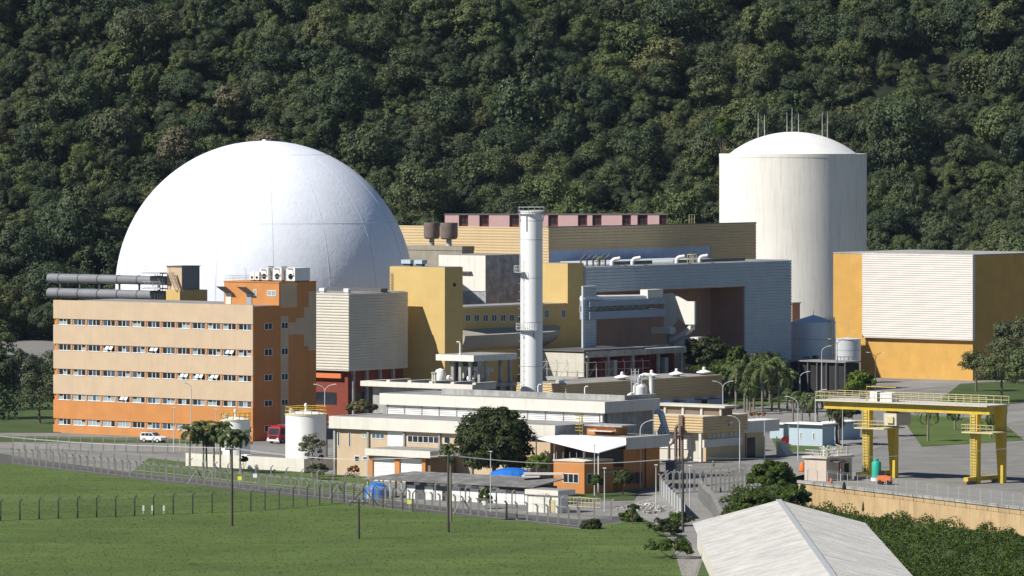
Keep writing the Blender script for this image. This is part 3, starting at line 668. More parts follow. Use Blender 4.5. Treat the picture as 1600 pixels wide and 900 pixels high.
sr_.part('core_column', 'concrete', MB().box(sr_.x(1041), sr_.x(1046), .1, 1.6, 0, zz(511, 1041)))
rp = MB(); pp = [(sr_.x(1046 + i * 5), 0, zz(546 - 20 * math.sin(min(1, i / 7) * math.pi / 2), 1060)) for i in range(10)]
for i in range(9):
    p, q = Vector(pp[i]), Vector(pp[i+1]); rp.ext([p, q, q - Vector((0,0,1.3)), p - Vector((0,0,1.3))], (0, 2, 0))
sr_.part('curved_ramp', 'concrete_white', rp)
rp = MB(); pp = [(sr_.x(1046 + i * 4), .2, zz(528 - 22 * (i / 8) ** 1.4, 1060)) for i in range(9)]
for i in range(8):
    p, q = Vector(pp[i]), Vector(pp[i+1]); rp.ext([p, q, q - Vector((0,0,1.0)), p - Vector((0,0,1.0))], (0, 1.6, 0))
sr_.part('upper_ramp', 'concrete_white', rp)

# --- brown box, steel tanks and amber building by the containment
bx_ = Bd('brown_annex', 'small dark brown annex at the foot of the cream containment tower', 'building', 1238, 1260.0, 1225, 1250)
bx_.box('wall', 'brown_wall', -bx_.L, 0, 0, bx_.W, 0, bx_.z(474.5)); bx_.box('roof', 'roof_grey', -bx_.L, .2, -.2, bx_.W + .2, bx_.z(474.5) + .004, bx_.z(474.5) + .25)
def steel_tank(px, Y, wpx, yrim, yapex, label):
    s = F / Y; t = empty('steel_tank', ((px - 800) / s, Y, 0), 0, label, 'tank', 'steel tanks by the containment tower'); r = wpx / 2 / s; zr = CH - (yrim - HZ) / s; za = CH - (yapex - HZ) / s
    MB().lathe([(r, 0), (r, zr)], 48).build('shell', M['steel_tank'], t, True); MB().lathe([(r + .12, zr), (r + .12, zr + .12), (.05, za)], 48).build('cone_roof', M['steel_tank'], t, True)
    for k in (1, 2, 3): MB().lathe([(r + .03, zr * k / 4), (r + .03, zr * k / 4 + .12)], 48, cap=False).build('weld_ring', M['steel'], t, True)
    return t, r, zr, za
t, r, zr, za = steel_tank(1271, 1168.0, 70, 503.5, 492, 'larger grey steel tank with conical roof next to the portal building')
MB().tube([(0,0,za - .1),(0,0,za + 1)], .06, 5).build('vent_pipe', M['galv'], t)
w = ladder((r * .80, -r * .80, 0), zr + 1, (1, .6, 0), .7, .09, .6); w.build('ladder', M['yellow_pale'], t)
railing([(r*.95*math.cos(R(a_)), r*.95*math.sin(R(a_)), zr) for a_ in range(-60, 20, 15)], 1.2, .05, 1.5).build('railing', M['yellow_pale'], t)
t, r, zr, za = steel_tank(1324, 1195.0, 42, 530, 527, 'smaller grey steel tank in front of the amber building')
railing([(-2.4, -r - 1.2, 3.5), (-1.0, -r - 1.2, 3.5), (1.0, -r - 1.2, 3.5)], 2.4, .07, .8, 2).build('frame', M['steel_dark'], t)
mb = MB(); z5 = CH - (503 - HZ) / F * 1195
mb.tube([(-r - 1.0, -1, zr + 2), (-r - 1.0, -1, z5), (.2, -1, z5), (.2, -1, zr)], .08, 5).build('pipe', M['yellow_pale'], t)
ds = Bd('shade_dark_shed', 'low steel-framed shed with shade painted into near-black walls in front of the grey tanks', 'building', 1321, 1138.0, 1234, 1330)
ds.box('wall', 'dark', -ds.L, 0, .3, 5, 0, ds.z(568)); ds.box('roof', 'roof_grey', -ds.L - .3, .3, -.4, 5.3, ds.z(567), ds.z(565))  # near-black wall colour stands in for the shadow lying over the shed
for k in range(7): ds.box('column', 'steel_dark', -ds.L + ds.L * k / 6 - .12, -ds.L + ds.L * k / 6 + .12, -.25, .05, 0, ds.z(568))
am = Bd('amber_building', 'tall amber-painted building with projecting white ribbed panel at the frame edge', 'building', 1520, 1205.0, 1302, 1640)
zt = am.z(388); ztl = am.z(396, -am.L)
am.box('wall', 'amber', -am.L, 0, 0, am.W, 0, ztl); am.box('parapet', 'concrete', -am.L - .05, .05, -.05, am.W, ztl, ztl + .3)
xa = am.x(1351); am.box('panel_core', 'clad_pale', xa, .6, -.9, -.02, am.z(527, xa), ztl + .15)
am.part('white_cladding', 'clad_pale', MB().corr((xa, -.92, 0), (1,0,0), .6 - xa, am.z(527, xa), ztl + .15, (0,-1,0), .5, .09))
# ------------------------------------------------------------------ low complex in front
# --- two-storey wing with the long white fascia
wl = Bd('fascia_wing', 'two-storey beige wing under a long white fascia behind the big dark tree', 'building', 867, 850.0, 514, 946)
zt, zb = wl.z(665), wl.z(684.5); rc = .75
wl.box('front_fascia', 'white', -wl.L, 0, 0, .4, zb, zt); wl.box('end_fascia', 'white', -wl.L, -wl.L + .4, .4, wl.W, zb, zt)
wl.box('flank_fascia', 'blue_wall', -.4, -.02, .4, wl.W, zb, zt)
wl.box('roof', 'roof_grey', -wl.L + .4, -.4, .4, wl.W + 1.5, zt - .6, zt - .15); wl.box('soffit', 'concrete', -wl.L + .4, -.4, .4, wl.W - .1, zb + .02, zb + .3)
wl.box('wall', 'beige', wl.x(524, rc), -1.5, rc, wl.W, 0, zb + .01)
ys = [wl.y(px) for px in (867, 873, 883, 895, 908, 920, 931, 946)]
for a_, b_ in zip(ys, ys[1:]): wl.box('glass_panel', 'pane_pale', -.015, .05, a_ + .12, b_ - .12, zb - .25, zt - .1)
def wx(px): return wl.x(px, rc)
def wz(py, px): return wl.z(py, wl.x(px, rc), rc)
for px in (524, 576.5, 632.5, 688, 738, 800): wl.box('column', 'concrete', wx(px) - .18, wx(px) + .18, .42, .74, 0, zb)
for pa, pb_, ya, yb_, k, n in ((527.5,531,697,675,'glass',1),(544.5,548,698,675,'glass',1),(566,574.5,684,676,'pane_pale',2),(581,601,685,677,'glass_blue',3),(637,686,691,680,'glass',6),(694,704,693,682,'glass',1),(554,562,721,712,'glass',1),(567,574.5,719,713,'glass_blue',1),(745,790,698,687,'glass',5)):
    front_window(wl, wx(pa), wx(pb_), wz(ya, pa), wz(yb_, pa), k, n, rc)
wl.box('white_panel', 'white_paint', wx(606), wx(631), rc - .06, rc - .003, wz(697, 606), wz(674, 606))
# --- upper storey block behind it
wa = Bd('louvre_block', 'upper block with broad white fascia and louvre strip, standing behind the fascia wing roof', 'building', 945, 860.0, 593, 1031)
zt, zb = wa.z(628), wa.z(646)
wa.box('front_fascia', 'white', -wa.L, 0, 0, .4, zb, zt); wa.box('flank_fascia', 'white', -.4, 0, .4, wa.W, zb, zt)
wa.box('end_fascia', 'white', -wa.L, -wa.L + .4, .4, wa.W, zb, zt); wa.box('soffit', 'concrete', -wa.L + .4, -.4, .4, wa.W - .1, zb + .02, zb + .3)
wa.box('wall', 'concrete', -wa.L + 1, -1.3, .75, wa.W - .2, 0, zb + .01); wa.box('roof', 'roof_grey', -wa.L + .4, -.4, .4, wa.W, zt - .5, zt - .12)
wa.box('parapet', 'concrete', wa.x(690, 6.0), -.6, 6.0, 6.5, zt - .13, wa.z(614.5, -12, 6.0)); wa.box('parapet', 'concrete', -1.1, -.6, 6.5, wa.W, zt - .13, wa.z(614.5, -12, 6.0) - .05)
lv = wl.z(655, -20, 12); n = 5
x0_ = -wa.L + 1.2
for b_ in range(12):
    xa = x0_ + (wa.L - 2.6) * b_ / 12; xb = x0_ + (wa.L - 2.6) * (b_ + 1) / 12
    for i in range(5):
        z0_ = lv + .05 + i * (zb - lv) / 5.2
        wa.part('louvre_slat', 'white_paint', MB().ext([(xa + .12, .5, z0_), (xb - .12, .5, z0_), (xb - .12, .68, z0_ + .26), (xa + .12, .68, z0_ + .26)], (0, -.03, .02)))
    wa.box('louvre_post', 'concrete', xa - .1, xa + .1, .42, .73, lv - .2, zb)
wa.box('corner_column', 'white', -1.2, -.8, .42, .74, 0, zb); wa.box('flank_wall', 'concrete', -1.28, -1.0, 2, wa.W - .6, 0, zb)
# ducts looping down the flank
t = roof_thing('twin_elbow_duct', 'pair of pale blue elbow ducts coming down the end of the louvre block', 'duct', wa, 0, wa.W - .6, 0)
for k in (0, 1): MB().tube([(-.3, k * .2, zb - .2), (.6, k*.3, zb - .6), (.9, .3 + k*.3, zb - 2.2), (.2 + k*1.2, .5, zb - 3.4), (k*1.6, .6, zb - 5.0)], .45, 10).build('duct_shell', M['pale_blue'], t, True)
# yellow cage ladder on wing roof
t = roof_thing('cage_ladder', 'yellow cage ladder rising from the wing roof in front of the louvres', 'ladder', wl, wl.x(908, 4), 4, 0)
zc0, zc1 = wl.z(690, -1, 4), wl.z(648, -1, 4)
ladder((0, 0, zc0), zc1 - zc0, (1, 0, 0), .6, .06, .5).build('rails', M['yellow_paint'], t)
for i in range(6): z_ = zc0 + (zc1 - zc0) * (.45 + .11 * i); MB().tube([(.7*math.cos(R(a_)), -.35 + .7*math.sin(R(a_)), z_) for a_ in range(180, 361, 30)], .05, 4).build('hoop', M['yellow_paint'], t)
# --- garage
ga = Bd('garage', 'low garage with white fascia, orange piers and two white roller doors', 'building', 672, 856.0, 570, 720)
zt, zb = ga.z(705.5), ga.z(716)
ga.box('fascia', 'white', -ga.L, 0, 0, ga.W - .2, zb, zt); ga.box('roof', 'roof_grey', -ga.L + .3, -.3, .3, ga.W - .3, zt + .004, zt + .05)
ga.box('wall', 'brown_dark', -ga.L + .9, -.9, 1.2, ga.W - .3, 0, zb)
for pa, pb_ in ((576, 582), (616.5, 624), (659, 664.5)): ga.box('pier', 'orange', ga.x(pa, .8), ga.x(pb_, .8), .8, 1.2, 0, zb)
for pa, pb_ in ((582, 616.5), (624, 659)):
    xa, xb = ga.x(pa, 1.1), ga.x(pb_, 1.1)
    d = ga.box('roller_door', 'white_paint', xa, xb, 1.08, 1.19, 0, zb - .25)
    for i in range(5): MB().box(xa + .05, xb - .05, 1.03, 1.08, .3 + i * .62, .36 + i * .62).build('rib', M['white_paint'], d)
# --- flat slab and open plant canopy behind the louvre block
sb = Bd('flat_roof_block', 'low flat-roofed block with thin white fascia and dark roof openings behind the louvre block', 'building', 738, 900.0, 563, 775)
zt, zb = sb.z(601.5), sb.z(609.5)
sb.box('fascia', 'white', -sb.L, 0, 0, sb.W, zb, zt); sb.box('wall', 'concrete', -sb.L + 1.5, -1.5, 1.5, sb.W - .2, 0, zb)
for i in range(5): sb.box('roof_opening', 'dark', -sb.L + 1.5 + i * 4.6, -sb.L + 5.4 + i * 4.6, .8, sb.W - .8, zt + .004, zt + .03); 
for i in range(5): sb.box('roof_beam', 'concrete_pale', -sb.L + 5.4 + i * 4.6, -sb.L + 6.1 + i * 4.6, .3, sb.W - .3, zt + .004, zt + .35)
cn = Bd('plant_canopy', 'open plant room under a white flat slab on grey columns beside the chimney foot', 'canopy', 740, 908.0, 681, 808)
zt, zb = cn.z(555.5), cn.z(565); zfl = cn.z(601, 0, 0)
cn.box('roof_slab', 'concrete_white', -cn.L, 0, 0, cn.W, zb, zt); cn.box('floor_slab', 'concrete', -cn.L, 0, 1.0, cn.W, zfl - .6, zfl); cn.box('substructure', 'concrete', -cn.L + 1, -1, 2, cn.W - 1, 0, zfl - .6)
cn.box('roof', 'roof_grey', -cn.L + .3, -.3, .3, cn.W - .3, zt + .004, zt + .04)
for px in (708, 719.5, 734.5): x_ = cn.x(px, 1.2); cn.box('column', 'concrete', x_ - .25, x_ + .25, 1.0, 1.5, zfl, zb)
for px in (750, 760, 782, 797): y_ = cn.y(px, -.6); cn.box('column', 'concrete', -.9, -.4, y_ - .3, y_ + .3, zfl - 4, zb)
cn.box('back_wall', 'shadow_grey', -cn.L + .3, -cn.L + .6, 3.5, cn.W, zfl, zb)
for i in range(3): cn.box('wall_panel', 'white_paint', -cn.L + 1.0 + i * 2.3, -cn.L + 2.8 + i * 2.3, 6.0, 6.1, zfl + 1.9, zb - 1.2)
rg = random.Random(5)
machine_lab = ['grey pump set under the plant canopy, nearest the yellow tower', 'grey motor skid under the plant canopy, second from the yellow tower', 'dark compressor under the plant canopy, between the front columns',
   'white-piped pump under the plant canopy, behind the corner column', 'dark switch cabinet under the plant canopy flank', 'grey filter unit deep under the plant canopy']
for i, lab in enumerate(machine_lab):
    x_ = -cn.L + 1.0 + (i % 3) * 2.4; y_ = 2.2 + (i // 3) * 3.6
    t = roof_thing('pump_set', lab, 'machine', cn, x_, y_, zfl, 'machines under the plant canopy')
    MB().box(-.8, .8, -.5, .5, 0, .3).build('base', M['concrete'], t); MB().tube([(-.6, 0, .85), (.3, 0, .85)], .45, 12).build('motor', M[rg.choice(('steel', 'steel_dark', 'white_paint'))], t, True)
    MB().tube([(.3, 0, .85), (.7, 0, .85), (.8, 0, 1.2), (.8, 0, 2.0)], .14, 8).build('pipe', M['white_paint'], t, True)
t = roof_thing('white_globe_tank', 'small white round tank at the edge of the plant canopy by the yellow wall', 'tank', cn, cn.x(688, 1.6), 1.6, zfl)
MB().lathe([(.9, 0), (1.0, .5), (1.0, 1.6), (.7, 2.2), (.05, 2.45)], 20).build('shell', M['white_paint'], t, True)
for px in (676.5, 680):
    t = empty('stub_pipe', at(sb, sb.x(px, 1), 1, sb.z(601.5)), 0, 'pale capped vent pipe on the flat roof, the one %s' % ('farther from the canopy' if px < 678 else 'nearer the canopy'), 'vent pipe', 'capped vent pipes')
    MB().tube([(0,0,0),(0,0,1.6)], .22, 8).build('pipe', M['concrete_pale'], t); MB().lathe([(.35, 1.6), (.35, 1.75), (.05, 1.9)], 10).build('cap', M['concrete'], t)
t = empty('gooseneck_vent', at(cn, cn.x(719, 1), 1, cn.z(555.5) + .04), 0, 'tall pale gooseneck pipe on the plant canopy roof', 'vent pipe')
MB().tube([(0,0,0),(0,0,1.7),(-.1,0,2.0),(-.35,0,2.12),(-.6,0,2.05)], .14, 8).build('pipe', M['white_paint'], t, True); MB().lathe([(.3,0),(.3,.12)], 10).build('flange', M['white_paint'], t)
# --- chimney
kY = 925.0; s = F / kY; kc = Vector(((830.5 - 800) / s, kY, 0)); kr = 17.3 / s; kt = CH - (331 - HZ) / s
ch = empty('chimney_stack', kc, 0, 'slender white steel chimney with ladder and ring platforms in the middle of the plant', 'chimney')
MB().lathe([(kr, 0), (kr, kt), (kr + .08, kt), (kr + .08, kt + .15), (kr - .15, kt + .15), (kr - .15, kt - .6)], 48).build('shaft', M['stack_white'], ch, True)
for z_ in (8, 15.5, 23, 30.5, 37, 40.2): MB().lathe([(kr + .02, z_), (kr + .02, z_ + .08)], 48, cap=False).build('weld_ring', M['steel'], ch)
MB().tube([(kr * math.cos(R(-118)) * 1.0, kr * math.sin(R(-118)) - .1, kt - .5), (kr * math.cos(R(-118)), kr * math.sin(R(-118)) - .1, kt - 3.2)], .1, 6).build('drain_pipe', M['galv'], ch)
def platform(zf, a_0, a_1, ro, par, m='galv', h=1.1):
    fl = MB(); aa = [a_0 + (a_1 - a_0) * i / 14 for i in range(15)]
    for i in range(14):
        p = [(kr + .05) * math.cos(R(aa[i])), (kr + .05) * math.sin(R(aa[i]))]; q = [(kr + .05) * math.cos(R(aa[i+1])), (kr + .05) * math.sin(R(aa[i+1]))]
        fl.ext([(p[0], p[1], zf), (q[0], q[1], zf), (ro * math.cos(R(aa[i+1])), ro * math.sin(R(aa[i+1])), zf), (ro * math.cos(R(aa[i])), ro * math.sin(R(aa[i])), zf)], (0, 0, -.06))
    p_ = fl.build('platform', M['steel'], par)
    railing([(ro * math.cos(R(a_)), ro * math.sin(R(a_)), zf) for a_ in aa], h, .03, 1.0, 1).build('railing', M[m], p_)
    br = MB()
    for a_ in (a_0 + 10, (a_0 + a_1) / 2, a_1 - 10): br.tube([(kr * math.cos(R(a_)), kr * math.sin(R(a_)), zf - 1.4), ((ro - .1) * math.cos(R(a_)), (ro - .1) * math.sin(R(a_)), zf - .1)], .06, 4)
    br.build('bracket', M['steel_dark'], p_)
platform(kt - .3, -180, 180, kr + .4, ch); platform(CH - (425 - HZ) / s, 150, 235, kr + 1.1, ch); platform(CH - (515 - HZ) / s, 165, 290, kr + .75, ch)
la = R(196)
ladder((math.cos(la) * (kr + .25), math.sin(la) * (kr + .25), CH - (425 - HZ) / s), kt + .9 - (CH - (425 - HZ) / s), (0, 1, 0), .55, .04, .45).build('ladder', M['galv'], ch)
la = R(222)
ladder((math.cos(la) * (kr + .22), math.sin(la) * (kr + .22), 3), CH - (405 - HZ) / s - 3, (1, -1, 0), .5, .04, .45).build('ladder', M['galv'], ch)
cg = MB()
for i in range(15):
    z_ = 10 + i * 1.4; lx_, ly_ = math.cos(la) * (kr + .6), math.sin(la) * (kr + .6)
    cg.tube([(lx_ + .4 * math.cos(R(a_)), ly_ + .4 * math.sin(R(a_)), z_) for a_ in range(132, 313, 36)], .022, 4)
cg.build('ladder_cage', M['galv'], ch)
# --- dark red bays building with white end wall
pr = Bd('bay_building', 'low building with white end wall and dark red open bays under a grey roof slab', 'building', 912, 1078.0, 842, 1067)
zt = pr.z(552); yE = pr.W
pr.box('end_wall', 'concrete_pale', -pr.L, 0, 0, .4, 0, zt); pr.box('roof_slab', 'concrete', -pr.L - .3, .6, .41, yE + .4, zt - .9, zt + .25)
pr.box('roof_edge', 'steel_dark', -pr.L + 1, .3, -.3, yE * .6, zt + .26, zt + .6); pr.box('back_wall', 'maroon', -4.5, -4.2, .41, yE, 0, zt - .91)
for px in (919, 951.5, 990, 1030, 1066): y_ = pr.y(px); pr.box('column', 'concrete', -.5, 0, max(.42, y_ - .3), y_ + .3, 0, zt - .91)
for px in (935, 970, 1010, 1048): y_ = pr.y(px, -2); pr.box('partition', 'dark_red', -4.1, -1.2, y_ - .15, y_ + .15, 0, zt - .92)
for px in (960, 1040): y_ = pr.y(px, -2.5); pr.box('cabinet', 'pale_blue', -3.2, -2.2, y_ - .6, y_ + .6, 5, 9.5)
pr.box('plinth', 'concrete', -pr.L - 8, .5, -2.5, -.02, 0, pr.z(589))
ft = empty('braced_fence', at(pr, 0, 0, 0), -GA, 'wire fence with leaning braces in front of the white end wall', 'fence')
zf0 = pr.z(589); zf1 = pr.z(566)
for i in range(11):
    y_ = i * 3.0; x_ = 1.4
    if i < 4: p = Vector((-pr.L + 1 + i * 2.6, -2.0, zf0))
    else: p = Vector((1.4, -2.0 + (i - 3.6) * 3.1, zf0 - .3))
    MB().tube([p, p + Vector((0, 0, zf1 - zf0)), p + Vector((-.3, -.2, zf1 - zf0 + .5))], .07, 5).build('post', M['galv'], ft)
    if i % 2: MB().tube([p + Vector((0,0,zf1 - zf0)), p + Vector((-1.6, -.6, 0))], .05, 4).build('brace', M['galv'], ft)
sh = MB().poly([(-pr.L + 1, -2, zf0), (1.4, -2, zf0), (1.4, -2, zf1), (-pr.L + 1, -2, zf1)]).poly([(1.4, -2, zf0 - .3), (1.4, 20, zf0 - .3), (1.4, 20, zf1 - .3), (1.4, -2, zf1 - .3)])
sh.build('wire_mesh', M['chain'], ft)
for zz_ in (zf1, (zf0 + zf1) / 2): MB().tube([(-pr.L + 1, -2, zz_), (1.4, -2, zz_), (1.4, 20, zz_ - .3)], .04, 4).build('rail', M['galv'], ft)
# --- olive ribbed hall
ov = Bd('ribbed_shed', 'long low ribbed-metal shed in shade with round roof vents, behind the white pressure vessel', 'building', 884, 1045.0, 866, 1128)
zt = ov.z(600)
ov.box('core', 'clad_tan', -12, -.02, .02, ov.W, 0, zt - .05); ov.part('flank_cladding', 'clad_tan', MB().corr((0,0,0),(0,1,0),ov.W,2.6,zt,(1,0,0),.55,.1)); ov.part('front_cladding', 'clad_tan', MB().corr((-12,0,0),(1,0,0),12.1,2.6,zt,(0,-1,0),.55,.1))
ov.box('roof', 'roof_grey', -11.8, -.2, .2, ov.W - .2, zt - .04, zt); ov.box('base_band', 'blue_wall', .005, .12, ov.y(1030), ov.W, 0, 2.55)
for px in (1050, 1085, 1105): ov.box('door_canopy', 'steel_dark', .13, 1.6, ov.y(px), ov.y(px + 12), 2.1, 2.25)
for px in (1052, 1095): ov.box('door', 'dark', .125, .16, ov.y(px), ov.y(px + 9), 0, 2.0)
for px, lab in ((972, 'white mushroom vent on the ribbed shed roof, half behind the vessel ladder'), (1018, 'white mushroom vent on the ribbed shed roof, beside the vessel'), (1057, 'white mushroom vent on the ribbed shed roof, second past the vessel'), (1100, 'white mushroom vent on the ribbed shed roof, farthest along')):
    t = roof_thing('mushroom_vent', lab, 'vent', ov, -2, ov.y(px, -2), zt, 'mushroom vents on the ribbed shed')
    MB().lathe([(.7, 0), (.7, .5)], 16).build('neck', M['steel'], t, True); MB().lathe([(1.5, .4), (1.5, .6), (.5, .95), (.3, 1.0), (.3, 1.5), (.05, 1.6)], 24).build('cap', M['white_paint'], t, True)
# white pressure vessel with loop pipe
v0 = wpt(1000, 622, 905.0); s = F / 905
t = empty('pressure_vessel', (v0.x, v0.y, 0), 0, 'white domed pressure vessel with looping pipe and ladder behind the louvre block', 'vessel')
zr = CH - (606 - HZ) / s; r = 10.5 / s * 1.05
MB().lathe([(r, 0), (r, zr)] + [(r * math.cos(R(k)), zr + r * .75 * math.sin(R(k))) for k in range(10, 90, 10)] + [(.02, zr + r * .75)], 32).build('shell', M['white_paint'], t, True)
za = CH - (586 - HZ) / s
MB().tube([(0, -.1, zr + r*.6), (-.1, -.1, za - .8), (.2, -.1, za - .2), (.8, -.1, za), (1.5, -.1, za - .05), (1.85, -.1, za - .5), (1.9, -.1, za - 2), (1.9, -.1, 0)], .38, 12).build('loop_pipe', M['white_paint'], t, True)
MB().tube([(-.8, -.6, zr - 1), (-1.5, -.6, zr - 1), (-1.9, -.6, zr - 1.2), (-1.95, -.6, zr - 2.2), (-1.2, -.6, zr - 2.6)], .28, 10).build('side_pipe', M['white_paint'], t, True)
for dx in (-1.2, -.5): ladder((dx, -.9, zr - 2), 5.2, (1, 0, 0), .5, .05, .45).build('ladder', M['galv'], t)
railing([(-1.5, -.9, zr + .6), (.3, -.9, zr + .6)], 1.1, .045, .6).build('railing', M['galv'], t)
# small ribbed tan water tub
v0 = wpt(871, 620, 930.0); s = F / 930; t = empty('ribbed_tub', (v0.x, v0.y, 0), 0, 'small tan ribbed cylinder tank with white lid box next to the chimney foot', 'tank')
z0_, z1_ = CH - (622 - HZ) / s, CH - (598 - HZ) / s
prf = [(1.15, 0), (1.15, z0_)]
for i in range(7): zz_ = z0_ + (z1_ - z0_) * i / 7; prf += [(1.18 + .05*i, zz_), (1.32 + .05*i, zz_ + .12), (1.18 + .05*i, zz_ + .3)]
MB().lathe(prf, 28).build('shell', M['clad_tan'], t, True); MB().box(-.3, 1.2, -.5, .5, z1_ - .1, z1_ + .45).build('lid_box', M['white_paint'], t)
for px, yy_, lab in ((914, 604, 'thin white gooseneck pipe behind the louvre block parapet'), (841, 601, 'thin white gooseneck pipe at the chimney foot')):
    v0 = wpt(px, 625, 890.0); t = empty('gooseneck_vent', (v0.x, v0.y, 0), 0, lab, 'vent pipe'); z_ = CH - (yy_ - HZ) / F * 890
    MB().tube([(0,0,0),(0,0,z_ - .2),(.15,0,z_),(.5,0,z_)], .13, 8).build('pipe', M['white_paint'], t, True)
# --- orange annex, white sail canopy
oa = Bd('orange_annex', 'low orange annex with square window under the white sail canopy', 'building', 913, 832.0, 865, 1040)
zt = oa.z(722); oa.box('wall', 'orange', -oa.L, 0, 0, oa.y(958), 0, zt); oa.box('coping', 'white', -oa.L - .1, .1, -.1, oa.y(958), zt, zt + .15)
front_window(oa, oa.x(880), oa.x(904.5), oa.z(755, -2), oa.z(740, -2), 'glass', 3)
flank_window(oa, oa.y(917), oa.y(932), oa.z(757, 0, 1), oa.z(740, 0, 1), 'glass', 2); oa.box('door_hood', 'concrete', .004, 1.0, oa.y(936), oa.y(956), oa.z(738, 0, 6), oa.z(735, 0, 6))
for i in range(5): oa.part('roof_post', 'galv', MB().tube([(-oa.L + .3 + i * 1.3, .3, zt), (-oa.L + .3 + i * 1.3, .3, zt + 1.4)], .04, 4))
an = Bd('fascia_annex', 'orange two-storey annex with blue-grey fascia next to the white sail canopy', 'building', 978, 840.0, 945, 1046)
zt, zb = an.z(684), an.z(703)
an.box('flank_fascia', 'white', -.4, 0, .4, an.W, zb, zt); an.box('front_fascia', 'white', -9, 0, 0, .4, zb + 1.0, zt)
an.box('roof', 'roof_grey', -9, -.4, .4, an.W - .1, zt - .5, zt - .1); an.box('wall', 'orange', -8.5, -1.0, .8, an.W - 1.2, 0, zb)
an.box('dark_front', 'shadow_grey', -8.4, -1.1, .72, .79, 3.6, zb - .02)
an.box('ground_window', 'glass', -.99, -.93, 1.6, 5.5, .9, 2.6); an.box('downpipe', 'dark_red', -.98, -.86, 6.2, 6.4, 0, zb)
an.box('roof_house', 'orange', an.x(917, 5), an.x(962, 5) , 5.0, 8.0, zt - .1, an.z(667, -6, 5)); an.box('roof_house_slab', 'concrete', an.x(915, 5), an.x(962, 5) + 1.5, 4.6, 8.6, an.z(667, -6, 5), an.z(667, -6, 5) + .25)
an.box('roof_house_opening', 'dark_red', an.x(932, 5), an.x(960, 5), 4.94, 4.99, zt + .1, an.z(672, -4, 5)); an.box('roof_house_hood', 'white', an.x(928, 5), an.x(964, 5), 3.6, 4.9, an.z(675, -4, 5), an.z(674, -4, 5))
sl = empty('sail_canopy', gnd(905, 765), 0, 'bright white tilted sail canopy stretched over the annex terrace', 'canopy')
o_ = gnd(905, 765)
q = [wpt(832, 683, 846) - o_, wpt(878, 679.5, 850) - o_, wpt(925, 680, 849) - o_, wpt(979, 688, 841) - o_, wpt(978, 695, 838) - o_, wpt(936, 707, 829) - o_, wpt(918, 704.5, 832) - o_]
MB().ext(q, (0, 0, -.12)).build('sheet', M['sail_white'], sl)
for px, py, Y in ((838, 686, 846), (866, 690, 845), (935, 706, 830.5)):
    p = wpt(px, py, Y) - o_; MB().tube([(p.x, p.y, 0), (p.x, p.y, p.z - .1)], .1, 6).build('mast', M['white_paint'], sl)
for pa, pb_ in ((845, 872), (880, 914)):
    pass
dt = empty('verandah_shade', gnd(870, 758), -GA, 'dark sheet standing in for the verandah shade below the sail canopy', 'wall')
# upright dark sheet painting in the shade of the verandah under the sail
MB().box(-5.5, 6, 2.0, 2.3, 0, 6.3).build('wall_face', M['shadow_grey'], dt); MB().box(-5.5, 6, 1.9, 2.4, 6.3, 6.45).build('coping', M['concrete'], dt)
# --- beige works building
be = Bd('works_building', 'beige ribbed works building with white block screen and pillars by the road bend', 'building', 1098, 912.0, 1018, 1168)
zt, zm = be.z(651), be.z(676.5)
be.box('core', 'clad_tan', -be.L, -.02, .02, be.W, zm, zt - .05); be.part('front_cladding', 'clad_tan', MB().corr((-be.L,0,0),(1,0,0),be.L + .1,zm,zt,(0,-1,0),.48,.1)); be.part('flank_cladding', 'clad_tan', MB().corr((0,-.1,0),(0,1,0),be.W + .1,zm,zt,(1,0,0),.48,.1))
be.box('roof', 'concrete_pale', -be.L + .1, -.1, .1, be.W - .1, zt - .04, zt); 
be.box('wall', 'concrete_pale', -be.L, -1.2, 1.4, be.W, 0, zm - .01); be.box('flank_wall', 'clad_tan', -1.18, -.35, 1.6, be.W - .2, 0, zm - .01)
for i in range(6):
    for j in range(9): be.box('screen_block', 'white_paint', -be.L + .3 + j * .78, -be.L + 1.0 + j * .78, 1.22, 1.38, be.z(703, 0, 1.3) + i * .40, be.z(703, 0, 1.3) + i * .40 + .33)
be.box('white_band', 'white', -.34, .05, be.y(1100), be.y(1160), be.z(698, 0, 4), be.z(686, 0, 4))
for k in range(3):
    for j in range(8): be.box('vent_block', 'concrete_pale', -.34, -.2, 1.8 + j * 1.25, 2.8 + j * 1.25, be.z(685, 0, 4) + .1 + k * .25, be.z(685, 0, 4) + .28 + k * .25)
be.box('pillar', 'white', -.95, -.45, .15, .65, 0, zm); be.box('pipe_duct', 'brown_dark', be.x(1063), be.x(1069), -.5, -.12, 0, zt + .1)
be.box('clerestory_wall', 'brown_dark', be.x(1022, 4.5), be.x(1128, 4.5), 4.5, 7.5, zt, zt + 1.3); be.box('clerestory_slab', 'concrete_pale', be.x(1018, 4), be.x(1133, 4), 3.9, 8.1, zt + 1.3, zt + 1.65)
for px in (1037, 1065, 1094, 1124): be.box('clerestory_post', 'concrete_pale', be.x(px, 4.2), be.x(px, 4.2) + .4, 4.2, 4.49, zt, zt + 1.3)
t = roof_thing('wall_lamp', 'white floodlight on the ribbed flank of the works building', 'lamp', be, .1, be.y(1138), be.z(660, 0, 7)); MB().box(0, .7, -.5, .3, -.12, .12).build('head', M['white_paint'], t); MB().box(0, .12, -.1, .1, -.5, -.12).build('bracket', M['steel_dark'], t)
t = roof_thing('process_pipes', 'rusty bent pipes with elbow in front of the works building screen', 'pipe', be, be.x(1056, -1), -1.0, 0)
